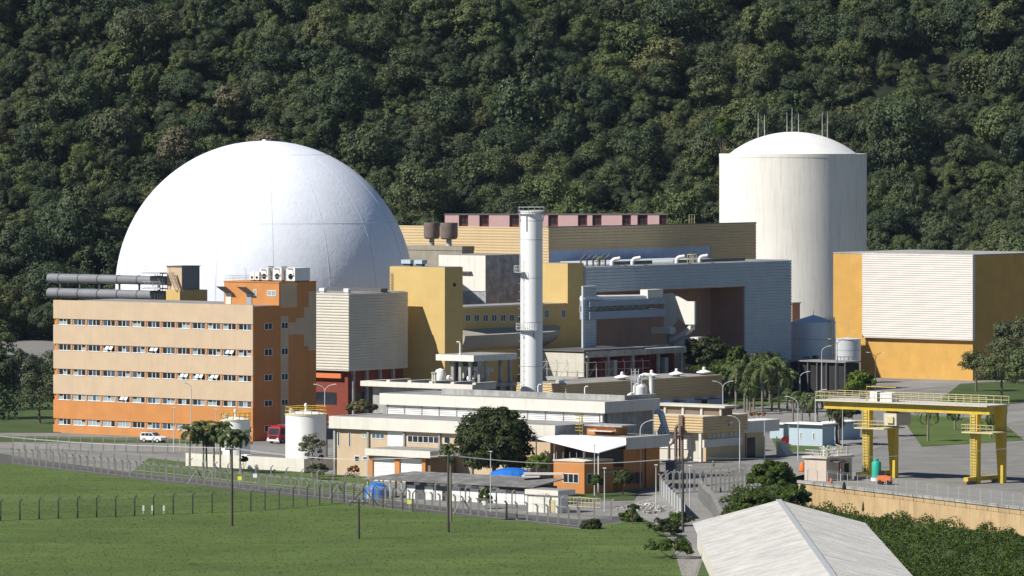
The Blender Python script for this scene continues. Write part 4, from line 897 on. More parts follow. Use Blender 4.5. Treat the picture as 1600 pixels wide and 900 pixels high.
MB().tube([(0,0,0),(0,0,zm - .5),(0,0,zm + .7),(.4,0,zm + 1.2),(.9,0,zm + 1.0),(1.0,0,zm - .4),(.5,0,zm - .5)], .3, 8).build('elbow_pipe', M['rust'], t, True); MB().tube([(-1.2,-.3,0),(-1.2,-.3,2.6),(-.4,-.3,3.1),(-.2,-.2,3.8)], .25, 8).build('riser', M['rust'], t, True)
pq = at(be, -.3, be.W - .6); b2 = Bd('lean_to', 'tan lean-to with blue-grey fascia at the end of the works building', 'building', 800 + pq.x / pq.y * F, pq.y, 1150, 1218)
zt, zb = b2.z(661), b2.z(677); b2.box('fascia', 'white', -4, 0, 0, b2.W, zb, zt); b2.box('roof', 'concrete_white', -4.2, .1, -.1, b2.W + .1, zt + .004, zt + .25); b2.box('wall', 'clad_tan', -3.5, -.6, .6, b2.y(1200), 0, zb)
b2.box('door', 'glass', -.59, -.52, b2.y(1172), b2.y(1184), 0, 3.4); b2.box('hydrant_pipe', 'dark_red', -.58, -.4, b2.y(1166), b2.y(1169), 0, zb)
t = roof_thing('concrete_steps', 'pale concrete access steps against the end of the lean-to', 'stairs', b2, -.5, b2.W - .5, 0)
for i in range(6): MB().box(.2 + i * .35, .2 + (i + 1) * .35, 0, 2.2, 0, 2.4 - i * .4).build('step', M['concrete_pale'], t)
MB().tube([(.2, 0, 3.3), (2.3, 0, 1.0)], .06, 4).tube([(.2, 0, 2.4), (.2, 0, 3.3)], .06, 4).tube([(2.3, 0, 0), (2.3, 0, 1.0)], .06, 4).build('handrail', M['galv'], t)
t = Bd('guard_booth', 'small dark booth with flat roof between the annex and the works building', 'building', 1055, 868.0, 1040, 1068)
t.box('wall', 'duct', -t.L, 0, 0, t.W, 0, 2.6); t.box('roof', 'roof_grey', -t.L - .5, .5, -.5, t.W + .5, 2.6, 2.8)
flank_window(t, .6, t.W - .6, .9, 2.3, 'glass_blue', 3)
# --- pale blue huts
def hut(xc, Y, xl, xr, ye, lab, wins=()):
    h = Bd('blue_hut', lab, 'hut', xc, Y, xl, xr, group='pale blue huts on the lawn'); z1 = h.z(ye)
    h.box('wall', 'pale_blue', -h.L, 0, 0, h.W, 0, z1); h.box('roof', 'sail_white', -h.L - .5, .5, -.7, h.W + .5, z1 + .12, z1 + .3); h.box('eaves', 'steel_dark', -h.L - .4, .4, -.6, h.W + .4, z1, z1 + .12)
    for a_, b_ in wins: front_window(h, h.x(a_), h.x(b_), 1.2, 2.4, 'shadow_grey', 1)
    return h
hut(1285, 956.0, 1233, 1304, 665, 'pale blue hut with two small front openings and white flat roof', ((1249.5,1252),(1270,1273)))
hut(1309, 975.0, 1290, 1344, 662, 'pale blue hut behind the front hut, with a long shaded flank')
hut(1224, 980.0, 1203, 1232, 664, 'pale blue hut half hidden behind the lean-to fascia')
# --- cream equipment building
ce = Bd('cream_pump_house', 'cream concrete pump house crowded with roof pipes beside the gantry crane', 'building', 1291, 862.0, 1257, 1331)
zt = ce.z(717); ce.box('wall', 'pink_wall', -ce.L, 0, 0, ce.W, 0, zt); ce.box('roof_slab', 'concrete_pale', -ce.L - .3, .3, -.3, ce.W + .3, zt, zt + .3)
ce.box('blue_patch', 'pale_blue', ce.x(1260), ce.x(1264), -.02, -.003, ce.z(737), ce.z(731)); ce.box('doorway', 'dark', .004, .06, ce.y(1319), ce.y(1326), 0, 2.6); ce.box('fire_cabinet', 'red_paint', .004, .25, ce.y(1311), ce.y(1314), 1.0, 2.8)
rg = random.Random(11)
pc = empty('roof_pipework', at(ce, 0, 0, zt + .3), -GA, 'tangle of grey valves, rails and pipes on the pump house roof', 'pipework')
for i in range(26):
    x_, y_ = -rg.uniform(.2, ce.L - .2), rg.uniform(.2, ce.W - .3); h_ = rg.uniform(.5, 1.5)
    MB().tube([(x_, y_, 0), (x_, y_, h_), (x_ + rg.uniform(-.8, .8), y_ + rg.uniform(-.8, .8), h_ + rg.uniform(-.1, .3))], rg.uniform(.05, .14), 5).build('valve_pipe', M[rg.choice(('galv','steel','rust','yellow_pale'))], pc)
for z_ in (.5, 1.0): MB().tube([(-ce.L + .1, .1, z_), (-.1, .1, z_), (-.1, ce.W - .1, z_)], .05, 4).build('rail', M['galv'], pc)
for i in range(9): MB().tube([(-.1, .1 + i * (ce.W - .2) / 8, 0), (-.1, .1 + i * (ce.W - .2) / 8, 1.0)], .05, 4).build('rail_post', M['galv'], pc)
t = roof_thing('wall_hood', 'small rusty hood on a post against the pump house flank', 'hood', ce, 1.0, ce.y(1303), 0)
MB().ext([(-.9, -1.2, 3.1), (.6, -1.2, 2.9), (.9, 0, 3.3), (.6, 1.2, 2.9), (-.9, 1.2, 3.1)], (0,0,.12)).build('hood', M['rust'], t); MB().tube([(.3,0,0),(.3,0,3.1)], .09, 6).build('post', M['galv'], t)
# --- long shed with fibre roof, booth in front
sd = Bd('long_shed', 'long low shed with weathered grey fibre roof and white wall panels behind the fence', 'building', 832, 806.0, 574, 900)
zt = sd.z(762); Wd = 7.0
rise = sd.z(749, 0, Wd) - zt
sd.part('roof', 'roof_fibre', MB().ext([(-sd.L - .6, -.6, zt), (.6, -.6, zt), (.6, Wd, zt + rise), (-sd.L - .6 + 4.0, Wd, zt + rise)], (0, 0, .14)))
rgs = random.Random(9)
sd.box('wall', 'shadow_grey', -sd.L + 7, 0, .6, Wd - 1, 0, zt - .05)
for i in range(14):
    xa = -sd.L + 7.3 + i * (sd.L - 7.4) / 14
    if i in (1, 4): continue
    sd.box('wall_panel', 'white_paint', xa, xa + (sd.L - 7.4) / 14 - .12, .5, .59, .05, zt - .55 - (0, .5, .12, .7, .25)[i % 5])
for i in range(7): sd.box('air_conditioner', 'white_paint', -sd.L + 9 + i * 2.5, -sd.L + 9.8 + i * 2.5, .15, .58, zt - .5, zt - .12)
for i in range(4): sd.box('front_post', 'steel', -sd.L + .2 + i * 2.2, -sd.L + .35 + i * 2.2, -.3, -.15, 0, zt)
for pa, pb_, ya, yb_, lab in ((818, 880, 741.5, 738.5, 'long thin white slab lying behind the shed roof'), (815, 843, 745.5, 742.5, 'short white slab on the shed roof end')):
    p = wpt(pa, ya, 812); w_ = (pb_ - pa) / F * 812
    t = empty('roof_slab_cover', (p.x, p.y, p.z), R(-3), lab, 'cover'); MB().box(0, w_, 0, 1.6, -.05, .22).build('slab', M['white'], t)
bo = Bd('cream_booth', 'small cream booth with yellow grilles at the end of the long shed', 'building', 872, 790.0, 820, 899)
zt = bo.z(767); bo.box('wall', 'yellow_pale' if False else 'concrete_white', -bo.L + .4, -.2, .3, bo.W - 1.5, 0, zt - .7); bo.box('roof_fascia', 'white', -bo.L, 0, 0, bo.W, zt - .72, zt); bo.box('roof', 'roof_grey', -bo.L + .2, -.2, .2, bo.W - .2, zt + .004, zt + .05)
bo.box('grille', 'yellow_pale', -1.8, -.8, .22, .29, .1, 1.9)
# ------------------------------------------------------------------ tanks, vehicles, crane, street furniture
bw = Bd('bund_wall', 'low cream wall round the two white storage tanks', 'wall', 475, 886.0, 290, 522)
zt = bw.z(717)
bw.box('front_wall', 'white', -bw.L, 0, 0, .3, 0, zt); bw.box('flank_wall', 'white', -.3, 0, .3, bw.W, 0, zt - .03); bw.box('end_wall', 'white', -bw.L, -bw.L + .3, .3, 9, 0, zt - .03); bw.box('floor', 'concrete_pale', -bw.L + .3, -.3, .3, 9, .02, .06)
def white_tank(px, Y, wpx, yrim, label):
    s = F / Y; c = Vector(((px - 800) / s, Y, .0)); r = wpx / 2 / s; zr = CH - (yrim - HZ) / s
    t = empty('storage_tank', c, 0, label, 'tank', 'white storage tanks')
    MB().lathe([(r, 0), (r, zr)], 48).build('shell', M['tank_white'], t, True)
    MB().lathe([(r + .1, zr), (r + .1, zr + .1), (r * .5, zr + .55), (.05, zr + .75)], 48).build('dome_roof', M['tank_white'], t, True)
    railing([(r * math.cos(R(a_)), r * math.sin(R(a_)), zr + .1) for a_ in range(0, 361, 24)], 1.25, .05, 2.0, 1).build('railing', M['yellow_paint'], t)
    MB().lathe([(r + .12, zr + .1), (r + .12, zr + .22)], 48, cap=False).build('kick_plate', M['yellow_paint'], t)
    MB().tube([(0, -.3, zr + .5), (0, -.3, zr + 1.5)], .18, 8).lathe([(.15, zr + 1.3), (.3, zr + 1.5), (.3, zr + 1.7), (.15, zr + 1.95)], 12, (0, -.3)).build('breather_valve', M['white'], t, True)
    MB().lathe([(.4, zr + .4), (.4, zr + 1.0), (.1, zr + 1.1)], 12, (-r * .72, -r*.2)).build('hatch', M['concrete_pale'], t, True)
    return t, r, zr
t, r, zr = white_tank(478, 905.0, 64, 648, 'large white storage tank with yellow railing next to the fire engine')
MB().tube([(r + .12, -.3, 0), (r + .12, -.3, zr)], .09, 6).build('drain_pipe', M['shadow_grey'], t)
white_tank(368, 920.0, 46, 657, 'smaller white storage tank with yellow railing behind the clump of palms')
t = roof_thing('pump_skid', 'grey pump skid with white box inside the tank enclosure', 'machine', bw, bw.x(405, 4), 4, .06)
MB().box(-2.5, 2.5, -.8, .8, 0, .2).build('base', M['concrete'], t); MB().box(-3.4, -2.2, -.6, .6, .2, 2.0).build('cabinet', M['white_paint'], t)
for k in range(4): MB().tube([(-1.8 + k * 1.3, -.5, .2), (-1.8 + k * 1.3, -.5, 1.3), (-1.2 + k * 1.3, .3, 1.3), (-1.2 + k * 1.3, .3, .2)], .1, 6).build('pipe', M['steel'], t)
t = roof_thing('white_drum', 'squat white box leaning against the large storage tank', 'box', bw, bw.x(436, 3), 3, .06)
MB().ext([(-1.1, 0, 0), (1.1, 0, 0), (1.1, 0, 1.5), (-.2, 0, 1.6), (-1.1, 0, .5)], (0, 1, 0)).build('housing', M['white_paint'], t)
# fire engine
p = Vector(((427 - 800) / F * 965, 965, 0)); fe = empty('fire_engine', p, -GA + R(6), 'red fire engine parked in the shade of the office flank', 'fire engine')
MB().ext([(-1.25, 0, .55), (-1.25, -.05, 1.5), (-1.25, .35, 2.9), (-1.25, 2.3, 2.95), (-1.25, 2.3, .55)], (2.5, 0, 0)).build('cab', M['red_paint'], fe)
MB().box(-1.25, 1.25, 2.4, 7.6, .75, 3.1).build('body', M['red_paint'], fe)
MB().ext([(-1.1, -.06, 1.62), (-1.1, .30, 2.72), (1.1, .30, 2.72), (1.1, -.06, 1.62)], (0, -.03, .01)).build('windscreen', M['glass'], fe)
MB().box(-.8, .8, -.1, -.04, .95, 1.4).build('grille', M['dark'], fe); MB().box(-1.28, 1.28, -.18, -.01, .45, .75).build('bumper', M['sign_white'], fe)
for s_ in (-1, 1):
    MB().box(s_*1.0 - .18, s_*1.0 + .18, -.2, -.12, .82, 1.02).build('headlight', M['sign_white'], fe)
    for y_ in (1.1, 5.2, 6.4):
        w = MB().tube([(s_ * 1.27, y_, .5), (s_ * .95, y_, .5)], .5, 18).build('wheel', M['rubber'], fe); MB().tube([(s_ * 1.285, y_, .5), (s_ * 1.26, y_, .5)], .25, 12).build('rim', M['steel'], w)
MB().box(1.255, 1.27, .6, 1.9, 1.6, 2.6).build('side_window', M['glass'], fe)
for k in range(3): MB().box(1.255, 1.275, 2.7 + k * 1.6, 4.1 + k * 1.6, 1.0, 2.7).build('locker_shutter', M['steel'], fe)
MB().box(-1.0, 1.0, .7, 1.1, 2.96, 3.15).build('light_bar', M['red_paint'], fe); MB().tube([(-.7, 2.5, 3.2), (-.7, 7.4, 3.2)], .05, 4).tube([(.7, 2.5, 3.2), (.7, 7.4, 3.2)], .05, 4).build('roof_rail', M['galv'], fe)
# white estate car
p = Vector(((240 - 800) / F * 969, 969, 0)); su = empty('parked_car', p, -GA + R(4), 'white off-road estate car parked below the orange office wall', 'car')
sh = [(-2.35,.45),(-2.4,.95),(-2.3,1.1),(-2.2,1.65),(-1.9,1.8),(.1,1.78),(.85,1.2),(2.0,1.08),(2.3,.9),(2.35,.45)]
MB().ext([(x, -.9, z) for x, z in sh], (0, 1.8, 0)).build('body', M['car_white'], su)
for q in ([(-2.1,1.2),(-2.0,1.62),(-1.3,1.66),(-1.3,1.2)], [(-1.2,1.2),(-1.2,1.67),(-.4,1.68),(-.4,1.18)], [(-.3,1.18),(-.3,1.68),(.1,1.68),(.65,1.2)]):
    MB().ext([(x, -.915, z) for x, z in q], (0, .012, 0)).build('side_window', M['glass'], su)
MB().ext([(.18,-.75,1.75),(.18,.75,1.75),(.85,.8,1.24),(.85,-.8,1.24)], (.02,0,.02)).build('windscreen', M['glass'], su)
for x_ in (-1.45, 1.5):
    for s_ in (-1, 1):
        w = MB().tube([(x_, s_ * .93, .38), (x_, s_ * .68, .38)], .38, 18).build('wheel', M['rubber'], su); MB().tube([(x_, s_ * .945, .38), (x_, s_ * .92, .38)], .22, 12).build('rim', M['galv'], w)
for s_ in (-1, 1): MB().box(2.25, 2.37, s_*.65 - .2, s_*.65 + .2, .72, .92).build('headlight', M['pane_pale'], su)
MB().tube([(-1.9,-.7,1.84),(-.1,-.7,1.84)], .04, 4).tube([(-1.9,.7,1.84),(-.1,.7,1.84)], .04, 4).build('roof_rail', M['steel_dark'], su)
# gantry crane
gc = Bd('gantry_crane', 'yellow gantry crane with railed walkway and tapered legs', 'crane', 1358, 868.0, 1346, 1364)
gx0, gx1 = gc.x(1277), gc.x(1545); g0, g1 = gc.z(641), gc.z(629)
gc.box('girder', 'yellow_paint', gx0 + 1.2, gx1, .2, 1.6, g0, g1); gc.box('girder', 'yellow_paint', gx0 + 1.2, gx1, 4.2, 5.4, g0, g1)
gc.box('walkway', 'concrete_pale', gx0, gx1, -.6, 5.9, g1 + .004, g1 + .22)
gc.part('walkway_railing', 'yellow_pale', railing([(gx0, 5.8, g1 + .2), (gx0, -.5, g1 + .2), (gx1, -.5, g1 + .2)], 1.25, .05, 1.4, 1))
gc.part('walkway_railing', 'yellow_pale', railing([(gx0, 5.8, g1 + .2), (gx1, 5.8, g1 + .2)], 1.25, .05, 1.4, 1))
def leg(x, sfx):
    gc.part('leg', 'yellow_paint', MB().ext([(x - .7, .2, g0), (x + .7, .2, g0), (x + .5, .4, 0), (x - .5, .4, 0)], (0, 1.1, 0)))
    gc.part('leg', 'yellow_paint', MB().ext([(x + 1.4 - .2, 4.2, g0), (x + 3.2 - .2, 4.2, g0), (x + 2.9, 4.2, 0), (x + 2.0, 4.2, 0)], (0, 1.0, 0)))
    gc.box('sill_beam', 'yellow_paint', x - .4, x + .4, -2, 8, .45, 1.1)
    gc.part('leg_ladder', 'yellow_pale', ladder((x - .1, .05, 0), g0, (1, 0, 0), .8, .06, .45))
    p_ = gc.box('leg_platform', 'yellow_pale', x - 1.6, x + 4.2, -.8, 5.2, gc.z(670), gc.z(668)); gc.part('platform_railing', 'yellow_pale', railing([(x - 1.6, 5.2, gc.z(668)), (x - 1.6, -.8, gc.z(668)), (x + 4.2, -.8, gc.z(668))], 1.1, .05, 1.1, 1), p_)
    for y_ in (-1.4, 6.8):
        w = gc.box('bogie', 'rust', x - .45, x + .45, y_ - 1.0, y_ + 1.0, .02, .5)
leg(gc.x(1351.5), 0); leg(gc.x(1520), 1)
gc.box('electrical_cabinet', 'white_paint', gc.x(1358), gc.x(1369), .2, 2.2, g1 + .23, gc.z(612)); gc.box('electrical_cabinet', 'white_paint', gc.x(1374), gc.x(1392), .2, 2.2, g1 + .23, gc.z(613)); gc.box('cabinet_gap', 'shadow_grey', gc.x(1369) + .01, gc.x(1374) - .01, .3, 2.1, g1 + .23, gc.z(613))
gc.part('canopy_frame', 'yellow_paint', MB().tube([(gc.x(1354), 0, g1 + .2), (gc.x(1354), 0, gc.z(604)), (gc.x(1400), 0, gc.z(604)), (gc.x(1400), 0, g1 + .2)], .08, 5))
gc.box('hoist_trolley', 'concrete_pale', gc.x(1378), gc.x(1398), .5, 4.6, gc.z(664), gc.z(645)); gc.box('hoist_drum', 'yellow_pale', gc.x(1384), gc.x(1394), .2, .49, gc.z(660), gc.z(650))
t = Bd('green_tank', 'green plastic tank standing between the crane legs', 'tank', 1372, 862.0, 1357, 1376)
t.part('shell', 'green_tank', MB().lathe([(.75, .5), (.75, 2.9), (.6, 3.1), (.35, 3.15), (.35, 3.5), (.05, 3.5)], 20, (-.85, .8)), smooth=True); t.part('skirt', 'white_paint', MB().lathe([(.85, 0), (.9, .5), (.75, .52)], 20, (-.85, .8)))
def drum(px, py, lab, m, w, h, nm, cat):
    g = gnd(px, py, .03); t = empty(nm, g, 0, lab, cat); MB().lathe([(w*.9, 0), (w, h*.2), (w*.8, h*.6), (w*.35, h*.95), (.03, h)], 12).build('shell', M[m], t, True); MB().box(-w, w, -w, w, .0, .06).build('base', M['dark'], t)
drum(1298.5, 755, 'small orange traffic cone on the deck in front of the pump house', 'cone_orange', .25, .8, 'traffic_cone', 'cone')
drum(1319, 765, 'black waste drum on the deck edge', 'rubber', .32, 1.2, 'waste_drum', 'drum')
drum(1254, 737, 'orange barrel half behind the pump house corner', 'cone_orange', .6, 1.6, 'orange_barrel', 'barrel')
p = gnd(1383, 757, .03); t = empty('mini_loader', p, R(-20), 'small orange and black loader beside the crane leg', 'loader')
MB().ext([(-1.1,-.6,.5),(1.0,-.6,.5),(1.0,-.6,1.2),(.2,-.6,1.5),(-1.1,-.6,1.4)], (0,1.2,0)).build('body', M['cone_orange'], t); MB().ext([(-1.0,-.5,1.4),(.1,-.5,1.5),(0,-.5,2.2),(-.9,-.5,2.2)], (0,1.0,0)).build('cab', M['glass'], t)
for x_ in (-.7, .6):
    for s_ in (-.65, .65): MB().tube([(x_, s_ - .12, .35), (x_, s_ + .12, .35)], .36, 14).build('wheel', M['rubber'], t)
p = gnd(1227, 700, .02); t = empty('oval_stand', p, R(20), 'red oval-backed chair-like stand on the lawn by the blue hut', 'stand')
ov_ = [(.75 * math.cos(R(a_)), 0, 1.35 + .72 * math.sin(R(a_))) for a_ in range(0, 360, 20)]
MB().ext(ov_, (0, .12, 0)).build('back', M['red_paint'], t); MB().box(-.75, .75, -.75, .0, .62, .74).build('seat', M['red_paint'], t)
for x_ in (-.65, .6):
    for y_ in (-.7, -.05): MB().box(x_, x_ + .1, y_, y_ + .1, 0, .62).build('leg', M['red_paint'], t)

# --- person walking on the road: one continuous skinned body
pg = gnd(1114, 737.5, .012); pe = empty('person', pg, R(200), 'person in grey work clothes and cap walking on the road by the works building', 'person', None)
sk = {'pel':(0,0,.95),'ch':(0,0,1.28),'nk':(0,0,1.5),'hd':(0,.02,1.66),'ls':(-.19,0,1.43),'le':(-.26,-.03,1.15),'lh':(-.24,.10,.9),'rs':(.19,0,1.43),'re':(.26,-.05,1.15),'rh':(.25,.02,.88),'lk':(-.1,.12,.5),'lf':(-.1,.05,.06),'lt':(-.1,.22,.04),'lhip':(-.1,0,.9),'rhip':(.1,0,.9),'rk':(.1,-.05,.5),'rf':(.1,-.22,.08),'rt':(.1,-.06,.04)}
rad = {'pel':.14,'ch':.16,'nk':.06,'hd':.11,'ls':.075,'le':.05,'lh':.045,'rs':.075,'re':.05,'rh':.045,'lk':.07,'lf':.05,'lt':.04,'lhip':.1,'rhip':.1,'rk':.07,'rf':.05,'rt':.04}
ks = list(sk); me = bpy.data.meshes.new('body')
me.from_pydata([sk[k] for k in ks], [(ks.index(a_), ks.index(b_)) for a_, b_ in (('pel','ch'),('ch','nk'),('nk','hd'),('ch','ls'),('ls','le'),('le','lh'),('ch','rs'),('rs','re'),('re','rh'),('pel','lhip'),('lhip','lk'),('lk','lf'),('lf','lt'),('pel','rhip'),('rhip','rk'),('rk','rf'),('rf','rt'))], [])
bo_ = bpy.data.objects.new('body', me); COL.objects.link(bo_); bo_.parent = pe; me.materials.append(M['cloth_grey'])
sm = bo_.modifiers.new('skin', 'SKIN')
for i, k in enumerate(ks): me.skin_vertices[0].data[i].radius = (rad[k], rad[k])
me.skin_vertices[0].data[0].use_root = True
bo_.modifiers.new('sub', 'SUBSURF').levels = 1
MB().lathe([(.12, 1.68), (.125, 1.74), (.09, 1.8), (.02, 1.82)], 14, (0, .02)).build('cap', M['stone_white'], pe, True)

# --- fences
def post_mesh(h, w, m, tip=(.35, 0, .38), vee=False):
    mb = MB().box(-w/2, w/2, -w/2, w/2, 0, h)
    for s_ in ((1, -1) if vee else (1,)): mb.ext([(-w/2, -w/2, h), (w/2, -w/2, h), (w/2, w/2, h), (-w/2, w/2, h)], (tip[0] * s_, tip[1] * s_, tip[2]))
    return mb.build('post', M[m], link=False).data
def fence(name, label, pts, step, pm, h, z=0.0, wires=True, mesh=True, group=None, tip=(.35, 0, .38)):
    w = [gnd(x, y, z) for x, y in pts]; o = w[0]; t = empty(name, o, 0, label, 'fence', group); path = []
    for i, (p, q) in enumerate(zip(w, w[1:])):
        L = (q - p).length; n = max(1, round(L / step))
        for k in range(n + (1 if i == len(w) - 2 else 0)): path.append(p.lerp(q, k / n) - o)
    for p in path: inst(pm, 'post', t, p, random.uniform(-.1, .1), (1, 1, random.uniform(.96, 1.04)))
    if mesh:
        mb = MB()
        for p, q in zip(path, path[1:]): mb.poly([p, q, q + Vector((0,0,h)), p + Vector((0,0,h))])
        mb.build('chain_link', M['chain'], t)
    if wires:
        mb = MB()
        for hh in (.05, h * .5, h): mb.tube([p + Vector((0, 0, hh)) for p in path], .016, 3)
        for kk in (.4, .8): mb.tube([p + Vector((tip[0] * kk, tip[1] * kk, h + tip[2] * kk)) for p in path], .014, 3)
        mb.build('wire', M['post'], t)
    return t, path
def strut(t, p, h=2.2, d=(1.4, .5), m='post'):
    for s_ in (-1, 1): MB().tube([p + Vector((0,0,h)), p + Vector((d[0] * s_, d[1] * s_, 0))], .09, 5).build('brace', M[m], t)
pmA = post_mesh(2.35, .26, 'post', (-.28, -.1, .34)); pmB = post_mesh(2.5, .22, 'post', (.35, .1, .38)); pmC = post_mesh(2.7, .19, 'post_dark', (.3, .05, .4)); pmV = post_mesh(2.9, .3, 'post', (.38, 0, .38), True)
t, pth = fence('perimeter_fence', 'grey concrete-post fence along the gravel strip, on the side next to the field', [(20,724),(214,746),(480,774.5),(640,793),(760,808),(905,822)], 2.35, pmA, 2.35, tip=(-.28, -.1, .34))
for k in (26, 44, 60):
    if k < len(pth): strut(t, pth[k])
t, pth = fence('perimeter_fence', 'grey concrete-post fence behind the gravel strip, on the side next to the tanks and shed', [(20,716),(240,738),(376,753),(520,764),(680,783),(800,797),(955,812)], 4.1, pmB, 2.5)
for k in (16, 30): 
    if k < len(pth): strut(t, pth[k])
t, pth = fence('field_fence', 'thin dark-post fence rising across the grass field', [(-60,816),(240,805),(392,799),(480,791),(538,786),(645,800)], 3.1, pmC, 2.7)
strut(t, pth[-6] if len(pth) > 6 else pth[-1], 2.4, (2.2, .2), 'post_dark')
t, pth = fence('yard_fence', 'fence of forked concrete posts along the road edge by the shrubs', [(1033,773),(1062,770),(1085,768),(1112,771),(1160,764)], 1.55, pmV, 2.6)
fence('yard_fence', 'fence of forked concrete posts on the far side of the road bend', [(1040,765),(1085,760),(1165,752)], 2.4, pmB, 2.4, mesh=False)
fence('yard_fence', 'close-set pale posts running down toward the pale gable roof', [(1092,780),(1100,790),(1112,802),(1125,830)], 1.3, pmB, 2.6, mesh=False)
fence('deck_fence', 'thin post-and-wire fence along the retaining wall coping', [(1262,753.5),(1340,763),(1400,770),(1600,794)], 3.0, post_mesh(1.9, .1, 'galv', (.1, 0, .1)), 1.9, .2)
fence('entrance_fence', 'cluster of grey fence posts with gate rails by the parked car', [(20,704),(215,709),(262,709)], 2.2, pmB, 2.4)
t, pth = fence('tank_yard_fence', 'pale yellow tubular fence between the car park and the palms', [(262,706),(290,708),(345,711)], 1.9, post_mesh(2.2, .12, 'yellow_pale', (.0, 0, .1)), 2.1)
# steel sheet hoarding
hA, hB = gnd(1032, 772), gnd(1070, 812); t = empty('steel_hoarding', hA, 0, 'grey sheet-metal hoarding slanting down beside the rubble', 'fence'); n = 9
for i in range(n):
    p, q = (hB - hA) * (i / n), (hB - hA) * ((i + .96) / n); MB().ext([p, q, q + Vector((0,0,2.3)), p + Vector((0,0,2.3))], (.06, 0, 0)).build('sheet', M['steel'], t)
    MB().tube([p + Vector((-.1,0,0)), p + Vector((-.1,0,2.6)), p + Vector((.3,0,2.9))], .07, 4).build('post', M['post'], t)
# yellow railings by the booth
gA = gnd(845, 800); t = empty('yellow_barrier', gnd(873, 792), -GA, 'pale yellow lattice barrier by the cream booth', 'barrier')
mb = MB()
for i in range(12): mb.tube([(i * .7, 0, 0), (i * .7, 0, 1.5)], .05, 4)
for h_ in (.2, .85, 1.5): mb.tube([(0, 0, h_), (7.7, 0, h_)], .05, 4)
mb.build('lattice', M['yellow_pale'], t)
# signs on the fences
for px, py, m_, lab in ((375, 750, 'sign_yellow', 'small yellow square sign on the inner fence near the dark pole'), (399, 746, 'sign_white', 'small white square sign on the inner fence beside the yellow one'), (640, 788, 'sign_yellow', 'small yellow sign on the fence in front of the long shed'), (758, 790, 'sign_white', 'small white sign on the fence in front of the climbing bush')):
    p = gnd(px, py + 10); t = empty('fence_sign', p, R(-12), lab, 'sign'); MB().box(-.32, .32, -.22, -.18, 1.0, 1.6).build('plate', M[m_], t); MB().tube([(0,-.15,0),(0,-.15,1.6)], .03, 4).build('stake', M['galv'], t)
for px, lab in ((224, 'white marker post in the field, farthest from the dark pole'), (238, 'white marker post in the field, the middle one'), (256, 'white marker post in the field, nearest the dark pole')):
    p = gnd(px, 803); t = empty('marker_post', p, 0, lab, 'marker', 'marker posts in the field'); MB().tube([(0,0,0),(0,0,1.0)], .07, 6).build('stem', M['concrete_pale'], t); MB().box(-.14, .14, -.1, .1, .45, 1.25).build('plate', M['sign_white'], t)

# --- street lamps and poles
def lamp(px, by, ty, arm, lab, z=0.0, reach=None, Y=None, m='galv'):
    g = gnd(px, by) if Y is None else Vector(((px - 800) / F * Y, Y, 0)); s = F / g.y; h = CH - (ty - HZ) / s
    t = empty('street_lamp', g, 0, lab, 'street lamp', 'street lamps'); r = reach or 1.6
    if arm == 'P': MB().tube([(0,0,0),(0,0,h)], .10, 6, .05).build('pole', M[m], t); MB().box(-.25, .25, -.12, .12, h, h + .12).build('lamp_head', M['white_paint'], t); return t
    MB().tube([(0,0,0),(0,0,h - r * .75)], .11, 8, .07).build('pole', M[m], t)
    for s_ in ((1,) if arm == 'R' else (-1,) if arm == 'L' else (-1, 1)):
        MB().tube([(s_ * r * (1 - math.cos(R(k))), 0, h - r * .75 + r * .75 * math.sin(R(k))) for k in (0, 20, 40, 60, 80)] , .06, 6).build('arm', M[m], t)
        MB().ext([(s_ * r * .78, -.13, h - .02), (s_ * (r * .78 + .75), -.13, h + .04), (s_ * (r * .78 + .75), .13, h + .04), (s_ * r * .78, .13, h - .02)], (0, 0, .1)).build('lamp_head', M['white_paint'], t)
    return t
lamp(299, 727, 598, 'L', 'tall curved street lamp in front of the office, among the palms', reach=1.3)
lamp(271.5, 707, 637, 'P', 'plain thin lamp pole by the parked car')
lamp(337, 712, 640, 'P', 'plain thin lamp pole against the orange office base')
lamp(507.5, 700, 601, 'D', 'twin-arm street lamp behind the large storage tank')
lamp(799, 745, 669, 'R', 'curved street lamp in front of the big dark tree')
lamp(1000.5, 764, 657, 'R', 'tall curved street lamp beside the fascia annex', reach=1.9)
lamp(929, 775, 696, 'P', 'thin plain pole at the edge of the sail canopy')
lamp(944.5, 800, 732, 'P', 'thin plain pole in front of the dark bush by the annex')
lamp(766.5, 800, 706, 'P', 'thin plain pole rising through the long shed roof line')
lamp(1129.5, 660, 596, 'D', 'twin-arm street lamp behind the works building roof')
lamp(1250, 640, 581, 'D', 'twin-arm street lamp beside the lawn of palms')
lamp(1247, 720, 620, 'L', 'tall curved street lamp in front of the pale blue huts', reach=1.9)
lamp(1274, 697, 609, 'R', 'curved street lamp rising past the crane walkway end')
lamp(1156, 738, 650, 'L', 'curved street lamp by the road in front of the lean-to')
lamp(1194.5, 718, 657, 'P', 'plain pole in front of the lean-to fascia')
lamp(1316.5, 700, 638, 'P', 'plain pole between the pale blue huts and the crane')
lamp(1284, 622, 541, 'R', 'curved street lamp in front of the larger grey tank')
lamp(1308, 620, 530, 'D', 'dark twin-arm street lamp between the two grey tanks', m='steel_dark')
lamp(1368, 612, 551, 'D', 'dark twin-arm street lamp in front of the amber building', m='steel_dark')
lamp(1078, 800, 728, 'P', 'slim pole in the gap of the forked-post fence')
lamp(1025, 800, 727, 'P', 'slim pole beside the grey hoarding')
